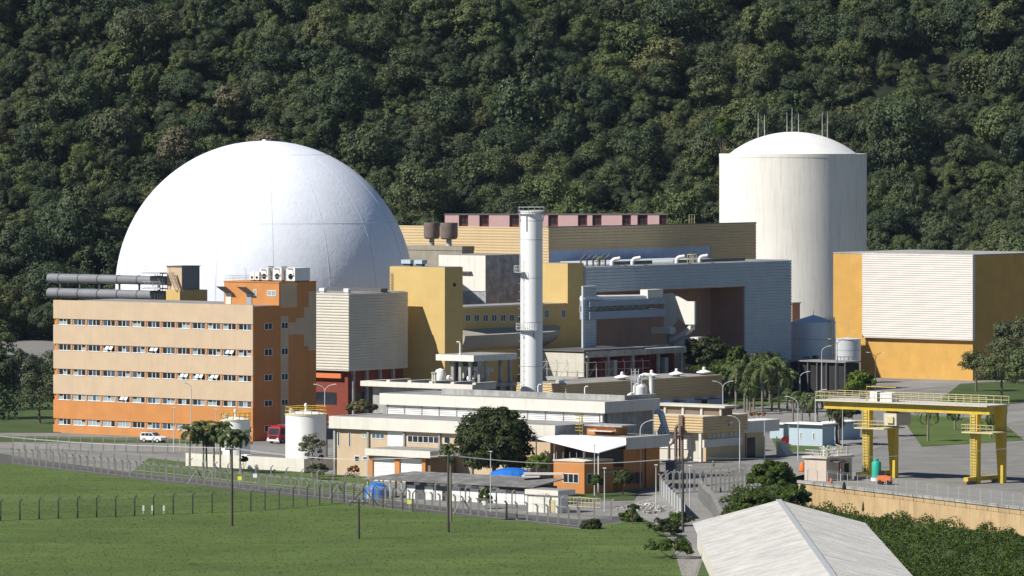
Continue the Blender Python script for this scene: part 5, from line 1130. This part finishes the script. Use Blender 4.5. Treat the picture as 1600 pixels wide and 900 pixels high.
def upole(px, by, ty, lab, w=1.0):
    g = gnd(px, by); s = F / g.y; h = CH - (ty - HZ) / s; t = empty('utility_pole', g, 0, lab, 'utility pole', 'utility poles')
    MB().tube([(0,0,0),(0,0,h)], .2, 8, .13).build('pole', M['wood_pole'], t)
    MB().box(-w, w, -.1, .1, h - .55, h - .4).build('crossarm', M['wood_pole'], t)
    for k in (-.9, -.45, .45, .9): MB().lathe([(.06, h - .4), (.09, h - .3), (.05, h - .15)], 8, (k * w, 0)).build('insulator', M['stone_white'], t)
    return g + Vector((0, 0, h - .3))
w0 = upole(362.5, 822, 697, 'dark utility pole standing in the grass field'); w1 = upole(700.5, 832, 708, 'dark utility pole in front of the long shed by the leaning palm', 1.4); w2 = upole(1067, 832, 712, 'dark utility pole by the slanting hoarding', 1.2); w3 = upole(560.5, 842, 780, 'short utility pole with drooping fittings at the field corner', 1.3)
pl = empty('power_line', w0, 0, 'thin power cables sagging between the dark utility poles', 'cable')
for a_, b_ in ((w0 + Vector((-60, 60, 1)), w0), (w0, w1), (w1, w2), (w2, w2 + Vector((60, 40, 0)))):
    for k in (-.8, .8): MB().tube([a_.lerp(b_, i / 12) + Vector((k * .6, 0, -1.0 * math.sin(math.pi * i / 12))) - w0 for i in range(13)], .02, 3).build('cable', M['steel'], pl)
# --- blue tarpaulin things
p = Vector(((799 - 800) / F * 829, 829, 0)); t = empty('blue_pavilion', p, 0, 'bright blue domed tent roof behind the long shed', 'tent'); s = F / p.y
zc = CH - (746 - HZ) / s; za = CH - (730.5 - HZ) / s; rr = 3.6
dmn = MB(); n = 16; prf = [(rr * math.cos(R(k)), zc + (za - zc) * math.sin(R(k))) for k in range(0, 90, 12)] + [(.05, za)]
dmn.lathe(prf, n, cap=False).build('tent_roof', M['tarp_blue'], t); 
for k in range(4): MB().tube([(rr*.9*math.cos(R(45 + 90*k)), rr*.9*math.sin(R(45 + 90*k)), 0), (rr*.9*math.cos(R(45 + 90*k)), rr*.9*math.sin(R(45 + 90*k)), zc + .3)], .08, 6).build('tent_pole', M['galv'], t)
p = gnd(589, 778); t = empty('tarp_heap', p, 0, 'blue tarpaulin heap under the shed eaves', 'tarpaulin'); mb = MB(); rg = random.Random(2); nn = 20
prf = [(1.9, 0), (1.85, .8), (1.6, 1.6), (1.0, 2.1), (.4, 2.3), (.03, 2.35)]
mb.lathe(prf, nn, cap=False); mb.v = [(x * (1 + .22 * noise.noise(Vector((x*2, y*2, z)))), y * (1 + .2 * noise.noise(Vector((y*2, x, z*2)))), z * (1 + .12 * noise.noise(Vector((x, y, 7))))) for x, y, z in mb.v]
mb.build('sheet', M['tarp_blue'], t, True); MB().box(-1.5, -.8, -1.75, -1.5, 0, .9).build('white_bag', M['white_paint'], t)
# --- rubble heap
rb = MB(); rg = random.Random(21); c0 = gnd(1012, 797)
for i in range(160):
    x_, y_ = rg.gauss(0, 1.7), rg.gauss(0, 4.0); h_ = max(0, 1.3 - .25 * (x_ * x_ + y_ * y_ * .15)) * rg.random(); s_ = rg.uniform(.12, .45)
    pts = [Vector((rg.uniform(-1, 1), rg.uniform(-1, 1), rg.uniform(-.6, .8))) * s_ + Vector((c0.x + x_, c0.y + y_, h_ + s_ * .4)) for k in range(6)]
    rb.add(pts, [(0,1,2),(0,2,3),(0,3,4),(0,4,1),(5,2,1),(5,3,2),(5,4,3),(5,1,4)])
tag(rb.build('rubble', M['stone_white']), 'white broken stone rubble beside the slanting hoarding', 'rubble', kind='stuff')
# --- pale gable roof at the bottom edge
ap = wpt(1217, 781.5, 725); t = empty('gabled_shed', (ap.x, ap.y, 0), 0, 'pale grey gabled roof of a shed in front of the shrubs', 'building')
hw = 11.5; dz = hw * .265
rgr = random.Random(6)
for s_ in (-1, 1):
    for k in range(26):
        ya, yb_ = -k * 5.0, -(k + 1) * 5.0 + .06; dzz = rgr.uniform(-.03, .03)
        o_ = MB().ext([(0, ya, ap.z + dzz), (s_ * hw, ya, ap.z - dz + dzz), (s_ * hw, yb_, ap.z - dz + dzz), (0, yb_, ap.z + dzz)], (0, 0, -.15)).build('roof_panel', M['roof_sheet'], t)
        for j in range(1, 5): MB().ext([(0, ya - j, ap.z + dzz), (s_ * hw, ya - j, ap.z - dz + dzz), (s_ * hw, ya - j - .12, ap.z - dz + dzz), (0, ya - j - .12, ap.z + dzz)], (0, 0, .06)).build('rib', M['roof_sheet'], o_)
MB().box(-.35, .35, -130, .1, ap.z - .02, ap.z + .12).build('ridge_cap', M['steel'], t)
MB().ext([(-hw + .6, -.5, -4.5), (hw - .6, -.5, -4.5), (hw - .6, -.5, ap.z - dz - .1), (0, -.5, ap.z - .3), (-hw + .6, -.5, ap.z - dz - .1)], (0, -129, 0)).build('wall', M['concrete_pale'], t)
# ------------------------------------------------------------------ vegetation
def leaf(mb, c, n, s, rg, asp=.6):
    n = n.normalized(); t = n.orthogonal().normalized(); b = n.cross(t); a = rg.uniform(0, 6.283)
    u = (t * math.cos(a) + b * math.sin(a)) * s; w = (b * math.cos(a) - t * math.sin(a)) * s * asp
    i = len(mb.v); mb.v += [tuple(c - u), tuple(c + w), tuple(c + u), tuple(c - w)]; mb.f.append((i, i+1, i+2, i+3))
def rdir(rg, zmin=-1.0):
    while True:
        v = Vector((rg.uniform(-1, 1), rg.uniform(-1, 1), rg.uniform(-1, 1)))
        if .05 < v.length < 1:
            v.normalize()
            if v.z >= zmin: return v
def crown(rg, rx, ry, rz, nc, nl, ls, cz=0.0, zmin=-.35, cr=.34, inner=.45, jit=.55):
    mb = MB()
    for i in range(nc):
        d = rdir(rg, zmin); k = rg.uniform(inner, 1.0) ** .6 * .82
        c = Vector((d.x * rx * k, d.y * ry * k, cz + d.z * rz * k)); r = cr * min(rx, rz) * rg.uniform(.65, 1.25)
        for j in range(nl):
            e = rdir(rg, -.6); p = c + Vector((e.x, e.y, e.z * .8)) * r * rg.uniform(.55, 1.0)
            leaf(mb, p, e + rdir(rg) * jit + d * .35 + Vector((0, 0, .2)), ls * rg.uniform(.6, 1.3), rg)
    return mb
def trunk(rg, h, r, spread, m='bark', nb=5):
    mb = MB(); b = Vector((0, 0, h * .55)); mb.tube([(0,0,-.2), (rg.uniform(-.1,.1)*h*.2, 0, h * .3), b], r, 7, r * .65)
    for k in range(nb):
        a = 2 * math.pi * k / nb + rg.uniform(-.4, .4); e = b + Vector((math.cos(a) * spread, math.sin(a) * spread, h * rg.uniform(.25, .45)))
        mb.tube([b - Vector((0,0,.2)), b.lerp(e, .5) + Vector((0,0,h*.05)), e], r * .5, 5, r * .12)
    return mb
# ---- the wooded hillside: one mass of trees, a few meshes repeated
kinds = bpy.data.collections.new('forest_kinds'); rg = random.Random(77)
NK = 10
for k in range(NK):
    f = rg.uniform(.85, 1.35); rz = rg.uniform(3.6, 5.4)
    mb = crown(rg, 4.6 * f, 4.6 * f, rz, rg.randint(26, 48), 130, .245, cz=9.0, zmin=-.45, cr=rg.uniform(.26, .44), inner=.45, jit=.45)
    if k < 3:                                   # hanging creepers and a loose lower crown
        for j in range(700):
            a = rg.uniform(0, 6.283); q = rg.uniform(.4, .95); p = Vector((math.cos(a) * 4.6 * f * q, math.sin(a) * 4.6 * f * q, rg.uniform(2, 9))); leaf(mb, p, rdir(rg) + Vector((math.cos(a), math.sin(a), .2)), .34, rg)
    o = mb.build('forest_crown', M['leaf_forest'], link=False); kinds.objects.link(o)
pts = []; att_r = []; att_s = []; att_i = []; rg = random.Random(4)
y = 1432.0
while y < 1720:
    x = -200.0
    while x < 200:
        px = x + rg.uniform(-2.6, 2.6); py = y + rg.uniform(-2.6, 2.6)
        if abs(px) < (py / F) * 900 + 14:
            g = noise.noise(Vector((px * .035, py * .035, 9.0)))
            if g > -.5 or rg.random() < .5:
                s = rg.uniform(.5, 1.05) * (1.0 + .35 * g); s *= rg.uniform(1.35, 1.8) if rg.random() < .14 else 1
                pts.append((px, py, hill_z(px, py) - rg.uniform(.5, 3.0))); att_r.append((rg.uniform(-.12, .12), rg.uniform(-.12, .12), rg.uniform(0, 6.28))); att_s.append((s * rg.uniform(.85, 1.15), s * rg.uniform(.85, 1.15), s * rg.uniform(.85, 1.3))); att_i.append(rg.randrange(NK))
        x += 4.9
    y += 4.7
me = bpy.data.meshes.new('forest'); me.from_pydata(pts, [], [])
for nm, ty, dat, key in (('rot', 'FLOAT_VECTOR', att_r, 'vector'), ('scl', 'FLOAT_VECTOR', att_s, 'vector')):
    a = me.attributes.new(nm, ty, 'POINT'); a.data.foreach_set(key, [c for v in dat for c in v])
a = me.attributes.new('kid', 'INT', 'POINT'); a.data.foreach_set('value', att_i)
fo = bpy.data.objects.new('forest', me); COL.objects.link(fo); tag(fo, 'dense dark green forest covering the hillside behind the plant', 'forest', kind='stuff')
ng = bpy.data.node_groups.new('scatter', 'GeometryNodeTree'); ng.interface.new_socket('Geometry', in_out='INPUT', socket_type='NodeSocketGeometry'); ng.interface.new_socket('Geometry', in_out='OUTPUT', socket_type='NodeSocketGeometry')
N = ng.nodes; gi = N.new('NodeGroupInput'); go = N.new('NodeGroupOutput'); ip = N.new('GeometryNodeInstanceOnPoints'); ci = N.new('GeometryNodeCollectionInfo')
ci.inputs['Collection'].default_value = kinds; ci.inputs['Separate Children'].default_value = True; ci.inputs['Reset Children'].default_value = True
def nattr(nm, ty):
    n = N.new('GeometryNodeInputNamedAttribute'); n.data_type = ty; n.inputs['Name'].default_value = nm; return [o for o in n.outputs if o.enabled and o.name == 'Attribute'][0]
L_ = ng.links; L_.new(gi.outputs[0], ip.inputs['Points']); L_.new(ci.outputs[0], ip.inputs['Instance']); ip.inputs['Pick Instance'].default_value = True
L_.new(nattr('kid', 'INT'), ip.inputs['Instance Index']); L_.new(nattr('scl', 'FLOAT_VECTOR'), ip.inputs['Scale'])
er = N.new('FunctionNodeEulerToRotation'); L_.new(nattr('rot', 'FLOAT_VECTOR'), er.inputs[0]); L_.new(er.outputs[0], ip.inputs['Rotation'])
L_.new(ip.outputs[0], go.inputs[0]); md = fo.modifiers.new('scatter', 'NODES'); md.node_group = ng
# ---- single trees
def tree(name, lab, px, Y, x0, x1, yt, yb, m, seed, nc=34, nl=70, ls=.24, group=None, cat='tree', asp=1.0, zmin=-.5, cr=.32, trunkm='bark', z0=0.0, inner=.45, tr=.3):
    s = F / Y; rg = random.Random(seed); c = Vector(((px - 800) / s, Y, z0)); rx = (x1 - x0) / 2 / s; zt_, zb_ = CH - (yt - HZ) / s - z0, CH - (yb - HZ) / s - z0
    t = empty(name, c, 0, lab, cat, group); ox = ((x0 + x1) / 2 - px) / s; cz = (zt_ + zb_) / 2; rz = (zt_ - zb_) / 2
    mb = crown(rg, rx, rx * asp, rz, int(nc * 1.3), int(nl * 1.25), ls * 1.25, 0, zmin, cr, inner); mb.v = [(x + ox, y, z + cz) for x, y, z in mb.v]
    mb.build('crown' if cat == 'tree' else 'foliage', M[m], t)
    if cat == 'tree': trunk(rg, max(zt_ * .9, 1), tr, rx * .5).build('trunk', M[trunkm], t)
    else:
        st = MB()
        for k in range(5): a = k * 1.26; st.tube([(0,0,0), (ox + math.cos(a) * rx * .5, math.sin(a) * rx * .5, max(.3, cz))], .06, 5, .02)
        st.build('stems', M['bark'], t)
    return t
hz = lambda px, Y: hill_z((px - 800) / F * Y, Y)
tree('forest_tree', 'pale beige flowering tree just above the top of the white dome', 413, 1500.0, 386, 442, 196, 262, 'leaf_olive', 1, 40, 60, .34, z0=hz(413,1500))
tree('forest_tree', 'pale olive tree on the slope above the shoulder of the dome', 275, 1505.0, 243, 314, 194, 268, 'leaf_olive', 2, 44, 60, .34, z0=hz(275,1505))
tree('forest_tree', 'grey-brown crowned tree high on the slope', 358, 1525.0, 330, 392, 128, 190, 'leaf_olive', 3, 40, 60, .34, z0=hz(358,1525))
tree('forest_tree', 'yellow-green rounded tree on the slope beside the containment tower', 1130, 1495.0, 1112, 1150, 180, 225, 'leaf_mid', 4, 30, 60, .32, z0=hz(1130,1495))
tree('shade_tree', 'big dark round-crowned tree in front of the white fascia wing', 772, 846.0, 702, 843, 627, 758, 'leaf_dark', 10, 210, 120, .20, cr=.20, inner=.3, tr=.4, asp=.8, zmin=-.75)
tree('grey_tree', 'loose grey-green young tree in front of the large storage tank', 488, 872.0, 463, 514, 672, 728, 'leaf_grey', 11, 26, 40, .13, cr=.24, tr=.12, trunkm='bark_pale', zmin=-.8)
tree('shrub', 'dark green bush at the fence below the grey-green young tree', 496, 866.0, 474, 520, 722, 752, 'leaf_dark', 12, 26, 60, .15, cat='shrub', zmin=-.2)
tree('shrub', 'bright green bush beside the orange annex', 842, 826.0, 817, 868, 708, 742, 'leaf_bright', 13, 30, 70, .14, cat='shrub', zmin=-.3)
tree('shrub', 'dry brown bush against the beige wing wall', 552, 870.0, 540, 566, 726, 744, 'leaf_dry', 14, 14, 50, .12, cat='shrub', zmin=-.2)
tree('shrub', 'tall climbing bush growing against the shed wall panels', 758, 800.0, 746, 771, 758, 798, 'leaf_mid', 15, 22, 60, .13, cat='shrub', zmin=-.5)
tree('shrub', 'dark bush at the foot of the annex flank', 972, 828.0, 953, 995, 733, 768, 'leaf_dark', 16, 26, 70, .15, cat='shrub', zmin=-.3)
tree('shrub', 'small green bush at the corner of the orange annex', 934, 826.0, 922, 946, 738, 768, 'leaf_mid', 17, 16, 60, .13, cat='shrub', zmin=-.3)
tree('shrub', 'large mounded green shrub at the road end above the hollow', 1206, 800.0, 1164, 1248, 716, 782, 'leaf_mid', 18, 70, 110, .16, cat='shrub', zmin=-.2, cr=.25)
tree('portal_tree', 'feathery dark green tree in front of the portal opening', 1106, 1112.0, 1062, 1146, 518, 592, 'leaf_dark', 19, 60, 70, .26, cr=.24, asp=.7)
tree('portal_tree', 'rounder green tree beside the feathery one at the portal leg', 1150, 1108.0, 1132, 1172, 536, 590, 'leaf_mid', 20, 36, 60, .24, cr=.26, asp=.8)
tree('round_tree', 'yellow-green tree behind the crane walkway', 1348, 985.0, 1316, 1372, 576, 622, 'leaf_bright', 21, 44, 70, .2, cr=.26)
tree('round_tree', 'dark tree half hidden behind the crane girder', 1308, 960.0, 1288, 1352, 622, 664, 'leaf_dark', 22, 40, 70, .2, cr=.26)
tree('hedge', 'clipped green hedge below the portal trees', 1090, 1088.0, 1066, 1124, 570, 585, 'leaf_mid', 23, 34, 60, .16, cat='hedge', zmin=-.1, asp=.4)
tree('hedge', 'grey-green fan-leaved hedge beside the ribbed hall base', 566, 905.0, 538, 592, 624, 652, 'leaf_grey', 24, 30, 70, .2, cat='hedge', zmin=-.1, asp=.5)
tree('shrub', 'yellow-flowering low shrub by the palm lawn kerb', 1183, 1000.0, 1168, 1200, 642, 654, 'leaf_dry', 25, 14, 40, .14, cat='shrub', zmin=-.1)
tree('shrub', 'bluish low agave-like bush against the bund wall', 379, 884.0, 368, 391, 712, 728, 'leaf_dark', 26, 12, 50, .13, cat='shrub', zmin=-.1)
tree('shrub', 'dark rounded bush by the rubble heap', 988, 770.0, 980, 1000, 785, 806, 'leaf_dark', 27, 10, 50, .13, cat='shrub', zmin=-.1)
# ---- shrubs of the hollow: continuous ground cover
gcv = MB(); rg = random.Random(31)
for i in range(1500):
    px, py = rg.uniform(1130, 1620), rg.uniform(765, 905); g = gnd(px, py, -2)
    n_ = Vector((dd.y, -dd.x, 0)); n_ = -n_ if n_.y > 0 else n_
    k_ = (g - WALL_L).dot(n_)
    if k_ < .9 or abs(g.x - ap.x) < 13 and g.y < ap.y + 2: continue
    if px < 1190 and py < 790: continue
    z = pit(g.x, g.y); r = rg.uniform(.7, 1.5)
    for j in range(60):
        e = rdir(rg, -.1); p = Vector((g.x, g.y, z + r * .4)) + e * r * rg.uniform(.6, 1.0); leaf(gcv, p, e + rdir(rg) * .8, .17 * rg.uniform(.7, 1.3), rg)
tag(gcv.build('undergrowth', M['leaf_mid']), 'tangled green undergrowth in the hollow below the retaining wall', 'undergrowth', kind='stuff')
# ---- grass tufts over the field and lawns
gt = MB(); rg = random.Random(8)
def tufts(poly, n, h):
    xs = [p[0] for p in poly]; ys_ = [p[1] for p in poly]
    for i in range(n):
        x, y = rg.uniform(min(xs), max(xs)), rg.uniform(min(ys_), max(ys_)); ins = False
        for (xa, ya), (xb, yb_) in zip(poly, poly[1:] + poly[:1]):
            if (ya > y) != (yb_ > y) and x < (xb - xa) * (y - ya) / (yb_ - ya) + xa: ins = not ins
        if not ins: continue
        g = gnd(x, y)
        for k in range(3):
            a = rg.uniform(0, 6.28); d = Vector((math.cos(a), math.sin(a), 0)); w = Vector((-d.y, d.x, 0)) * .05; p = g + d * rg.uniform(0, .25); hh = h * rg.uniform(.5, 1.4)
            i0 = len(gt.v); gt.v += [tuple(p - w), tuple(p + w), tuple(p + d * hh * .5 + Vector((0, 0, hh)))]; gt.f.append((i0, i0+1, i0+2))
tufts([(-60,718),(215,751),(480,780),(640,799),(700,806),(820,818),(905,828),(1000,814),(1080,850),(1085,915),(-60,915)], 16000, .13)
tufts([(232,717),(290,723),(475,739),(530,743),(572,746),(600,778),(560,771),(400,752),(240,736)], 3000, .15)
tag(gt.build('grass', M['leaf_grass']), 'short green grass over the field and verges', 'grass', kind='stuff')
# ---- palms
def palm_mesh(seed, nf, fl, droop, ls=.5, up=.9, nleaf=15):
    rg = random.Random(seed); mb = MB()
    for i in range(nf):
        a = 2 * math.pi * i / nf * 2.618 + rg.uniform(-.2, .2); el = rg.uniform(-.35, up); d = Vector((math.cos(a), math.sin(a), 0)); p = Vector((0, 0, 0)); ang = el * 1.3; st = fl / nleaf; side = Vector((-d.y, d.x, 0))
        for k in range(nleaf):
            ang -= droop / nleaf * (.5 + k / nleaf); v = d * math.cos(ang) + Vector((0, 0, math.sin(ang))); q = p + v * st
            if k > 1:
                w = ls * math.sin(math.pi * (k + 1) / (nleaf + 2)) * rg.uniform(.8, 1.15)
                for s_ in (-1, 1):
                    e = p + side * s_ * w * .8 + v * w * .35 + Vector((0, 0, -w * rg.uniform(.35, .8))); i0 = len(mb.v)
                    mb.v += [tuple(p), tuple(p + v * st * 1.3), tuple(e)]; mb.f.append((i0, i0+1, i0+2))
            p = q
    return mb.build('crown', M['leaf_palm'], link=False).data
pm_fan = [palm_mesh(s, 24, 1.9, 2.3, .62, 1.1, 10) for s in (1, 2, 3)]
pm_roy = [palm_mesh(s, 19, 4.0, 2.7, .75, 1.15, 18) for s in (4, 5, 6)]
def palm(lab, px, by, cy, kind, i, sc=1.0, r=.16, lean=0.0, Y=None, grp='palms'):
    g = gnd(px, by) if Y is None else Vector(((px - 800) / F * Y, Y, 0)); h = CH - (cy - HZ) / F * g.y
    t = empty('palm_tree', g, i * 1.3, lab, 'palm tree', grp)
    MB().tube([(0,0,-.1), (lean * .3, 0, h * .5), (lean, 0, h)], r * 1.25, 8, r * .8).build('trunk', M['palm_trunk'], t)
    inst((pm_fan if kind == 'fan' else pm_roy)[i % 3], 'crown', t, (lean, 0, h), 0, (sc, sc, sc))
FL = ['fan palm at the end of the row by the tanks, nearest the car park', 'fan palm in the row by the tanks, second from the car park', 'fan palm in the row by the tanks, close in front of the second', 'fan palm in the row by the tanks, the middle trunk', 'fan palm in the row by the tanks, in front of the smaller tank', 'fan palm in the row by the tanks, just beside the utility pole', 'fan palm at the end of the row, nearest the large tank']
for i, (px, cy, by) in enumerate(((296,675,738),(318,668,736),(323,678,737),(334,673,738),(344,669,738),(361,680,740),(375,681,741))): palm(FL[i], px, by, cy, 'fan', i, 1.3 + .1 * (i % 3), .15, .2 * (-1) ** i, grp='fan palms by the tanks')
RL = ['tall feathery palm on the lawn, nearest the olive shed', 'tall feathery palm on the lawn, one of a close pair', 'tall feathery palm on the lawn, leaning out of the close pair', 'tall feathery palm on the lawn, standing alone in the middle', 'tall feathery palm on the lawn, by the road side', 'tall feathery palm behind the others at the portal leg', 'bushy feathery palm low between the tall ones']
for i, (px, cy, by, sc) in enumerate(((1150,577,640,1.0),(1163.5,588,644,1.05),(1168,572,642,.95),(1191,575,646,1.05),(1217,580,645,1.1),(1203,566,630,.9),(1178,596,640,.95))): palm(RL[i], px, by, cy, 'roy', i, sc * 1.15, .2, .1 * (-1) ** i, grp='tall palms on the lawn')
QL = ['drooping palm behind the pale blue huts, nearest the lean-to', 'drooping palm behind the pale blue huts, second from the lean-to', 'drooping palm behind the pale blue huts, third from the lean-to', 'drooping palm behind the pale blue huts, next to the crane end', 'palm standing in front of the dark shed and grey tanks', 'slim palm beside the twin-arm lamp on the lawn edge', 'drooping palm in front of the second blue hut']
for i, (px, cy, by, sc) in enumerate(((1239,617,660,.85),(1253,622,661,.75),(1265,626,662,.8),(1277,620,664,.85),(1269.5,566,612,.85),(1262,575,606,.6),(1311,648,694,.9))): palm(QL[i], px, by, cy, 'roy', i, sc, .16, .1, grp='drooping palms')
palm('ragged palm beside the utility pole in front of the garage', 704.5, 815, 703, 'fan', 1, 1.15, .16, -.2)

# ---- trees at the ends of the plant
ck = list(kinds.objects); rg = random.Random(15)
EL = ['dense tree behind the far end of the office, nearest the lawn edge', 'dense tree behind the far end of the office, next to the ducts', 'tall dense tree at the edge of the lawn beyond the office', 'low dense tree on the lawn beyond the office', 'broad dense tree far beyond the office end', 'dense tree beside the amber building end', 'dense tree beyond the second crane leg', 'broad dense tree on the lawn beyond the crane', 'tall dense tree behind the crane yard']
for i, (px, by, sc_) in enumerate(((30,640,1.2),(95,628,1.0),(-5,655,1.3),(62,662,.9),(-20,615,1.4),(1590,600,1.3),(1565,628,1.0),(1610,640,1.2),(1525,612,.9))):
    g = gnd(px, by); t = empty('lawn_tree', g, i * .9, EL[i], 'tree', 'dense trees at the ends of the plant')
    inst(ck[i % NK].data, 'crown', t, (0, 0, -2.5 * sc_), 0, (sc_, sc_, sc_)); trunk(rg, 9 * sc_, .3, 2.0).build('trunk', M['bark'], t)

# ---- the air between the camera and the hill
hz_ = MB().box(-420, 420, -60, 1960, -9, 345).build('haze', M['white']); hz_.data.materials.clear()
hm = bpy.data.materials.new('haze'); hm.use_nodes = True; hm.node_tree.nodes.clear(); ho = hm.node_tree.nodes.new('ShaderNodeOutputMaterial'); hv_ = hm.node_tree.nodes.new('ShaderNodeVolumePrincipled')
hv_.inputs['Color'].default_value = (.55, .72, 1.0, 1); hv_.inputs['Density'].default_value = .000014; hv_.inputs['Anisotropy'].default_value = .0
hm.node_tree.links.new(hv_.outputs[0], ho.inputs['Volume']); hz_.data.materials.append(hm); tag(hz_, kind='stuff')

PX = ['feathery palm low in the clump by the olive shed end', 'slender feathery palm at the back of the lawn clump', 'feathery palm half hidden behind the twin-arm lamp', 'short feathery palm in front of the lawn clump', 'feathery palm between the road side palm and the tall lone one']
for i, (px, cy, by, sc) in enumerate(((1140,592,636,.9),(1184,560,622,.85),(1230,590,640,.9),(1172,606,648,.75),(1206,592,643,1.0))): palm(PX[i], px, by, cy, 'roy', i + 1, sc, .18, .15 * (-1) ** i, grp='tall palms on the lawn')

SL = ['low bush at the verge corner in front of the rubble', 'bushy shrub on the verge beside the slim pole', 'rounded shrub at the foot of the hoarding', 'low spreading shrub on the verge near the dark pole', 'small bush at the end of the perimeter fence']
for i, (px, by, w_, h_) in enumerate(((985,815,22,16),(1035,838,34,26),(1062,822,24,20),(1048,872,44,34),(925,826,20,14))):
    tree('shrub', SL[i], px, gdepth(by), px - w_, px + w_, by - h_ - 4, by + 12, ('leaf_mid','leaf_dark','leaf_mid','leaf_mid','leaf_dark')[i], 60 + i, 24, 60, .14, cat='shrub', zmin=-.2)

tree('shrub', 'spreading green shrub hiding the end of the retaining wall', 1238, 812.0, 1206, 1272, 752, 800, 'leaf_mid', 71, 60, 90, .15, cat='shrub', zmin=-.4, cr=.25)
tree('shrub', 'wild low shrub on the bank beside the gabled roof', 1178, 785.0, 1140, 1215, 765, 812, 'leaf_mid', 72, 60, 90, .15, cat='shrub', zmin=-.4, cr=.25)

tree('portal_tree', 'dark bushy tree filling the gap behind the lawn palms', 1196, 1120.0, 1168, 1232, 548, 606, 'leaf_dark', 81, 50, 70, .26, cr=.26, asp=.7)
tree('portal_tree', 'mid green tree between the hedge and the lawn palms', 1128, 1095.0, 1108, 1150, 560, 604, 'leaf_mid', 82, 36, 60, .24, cr=.28, asp=.7)
for i, (px, cy, by) in enumerate(((1450,640,690),(1492,634,672),(1548,640,684))): palm(('feathery palm on the crane yard lawn, nearest the hoist', 'feathery palm on the crane yard lawn, between the crane legs', 'feathery palm on the crane yard lawn, beyond the second leg')[i], px, by, cy, 'roy', i, .95, .18, .1, grp='palms in the crane yard')
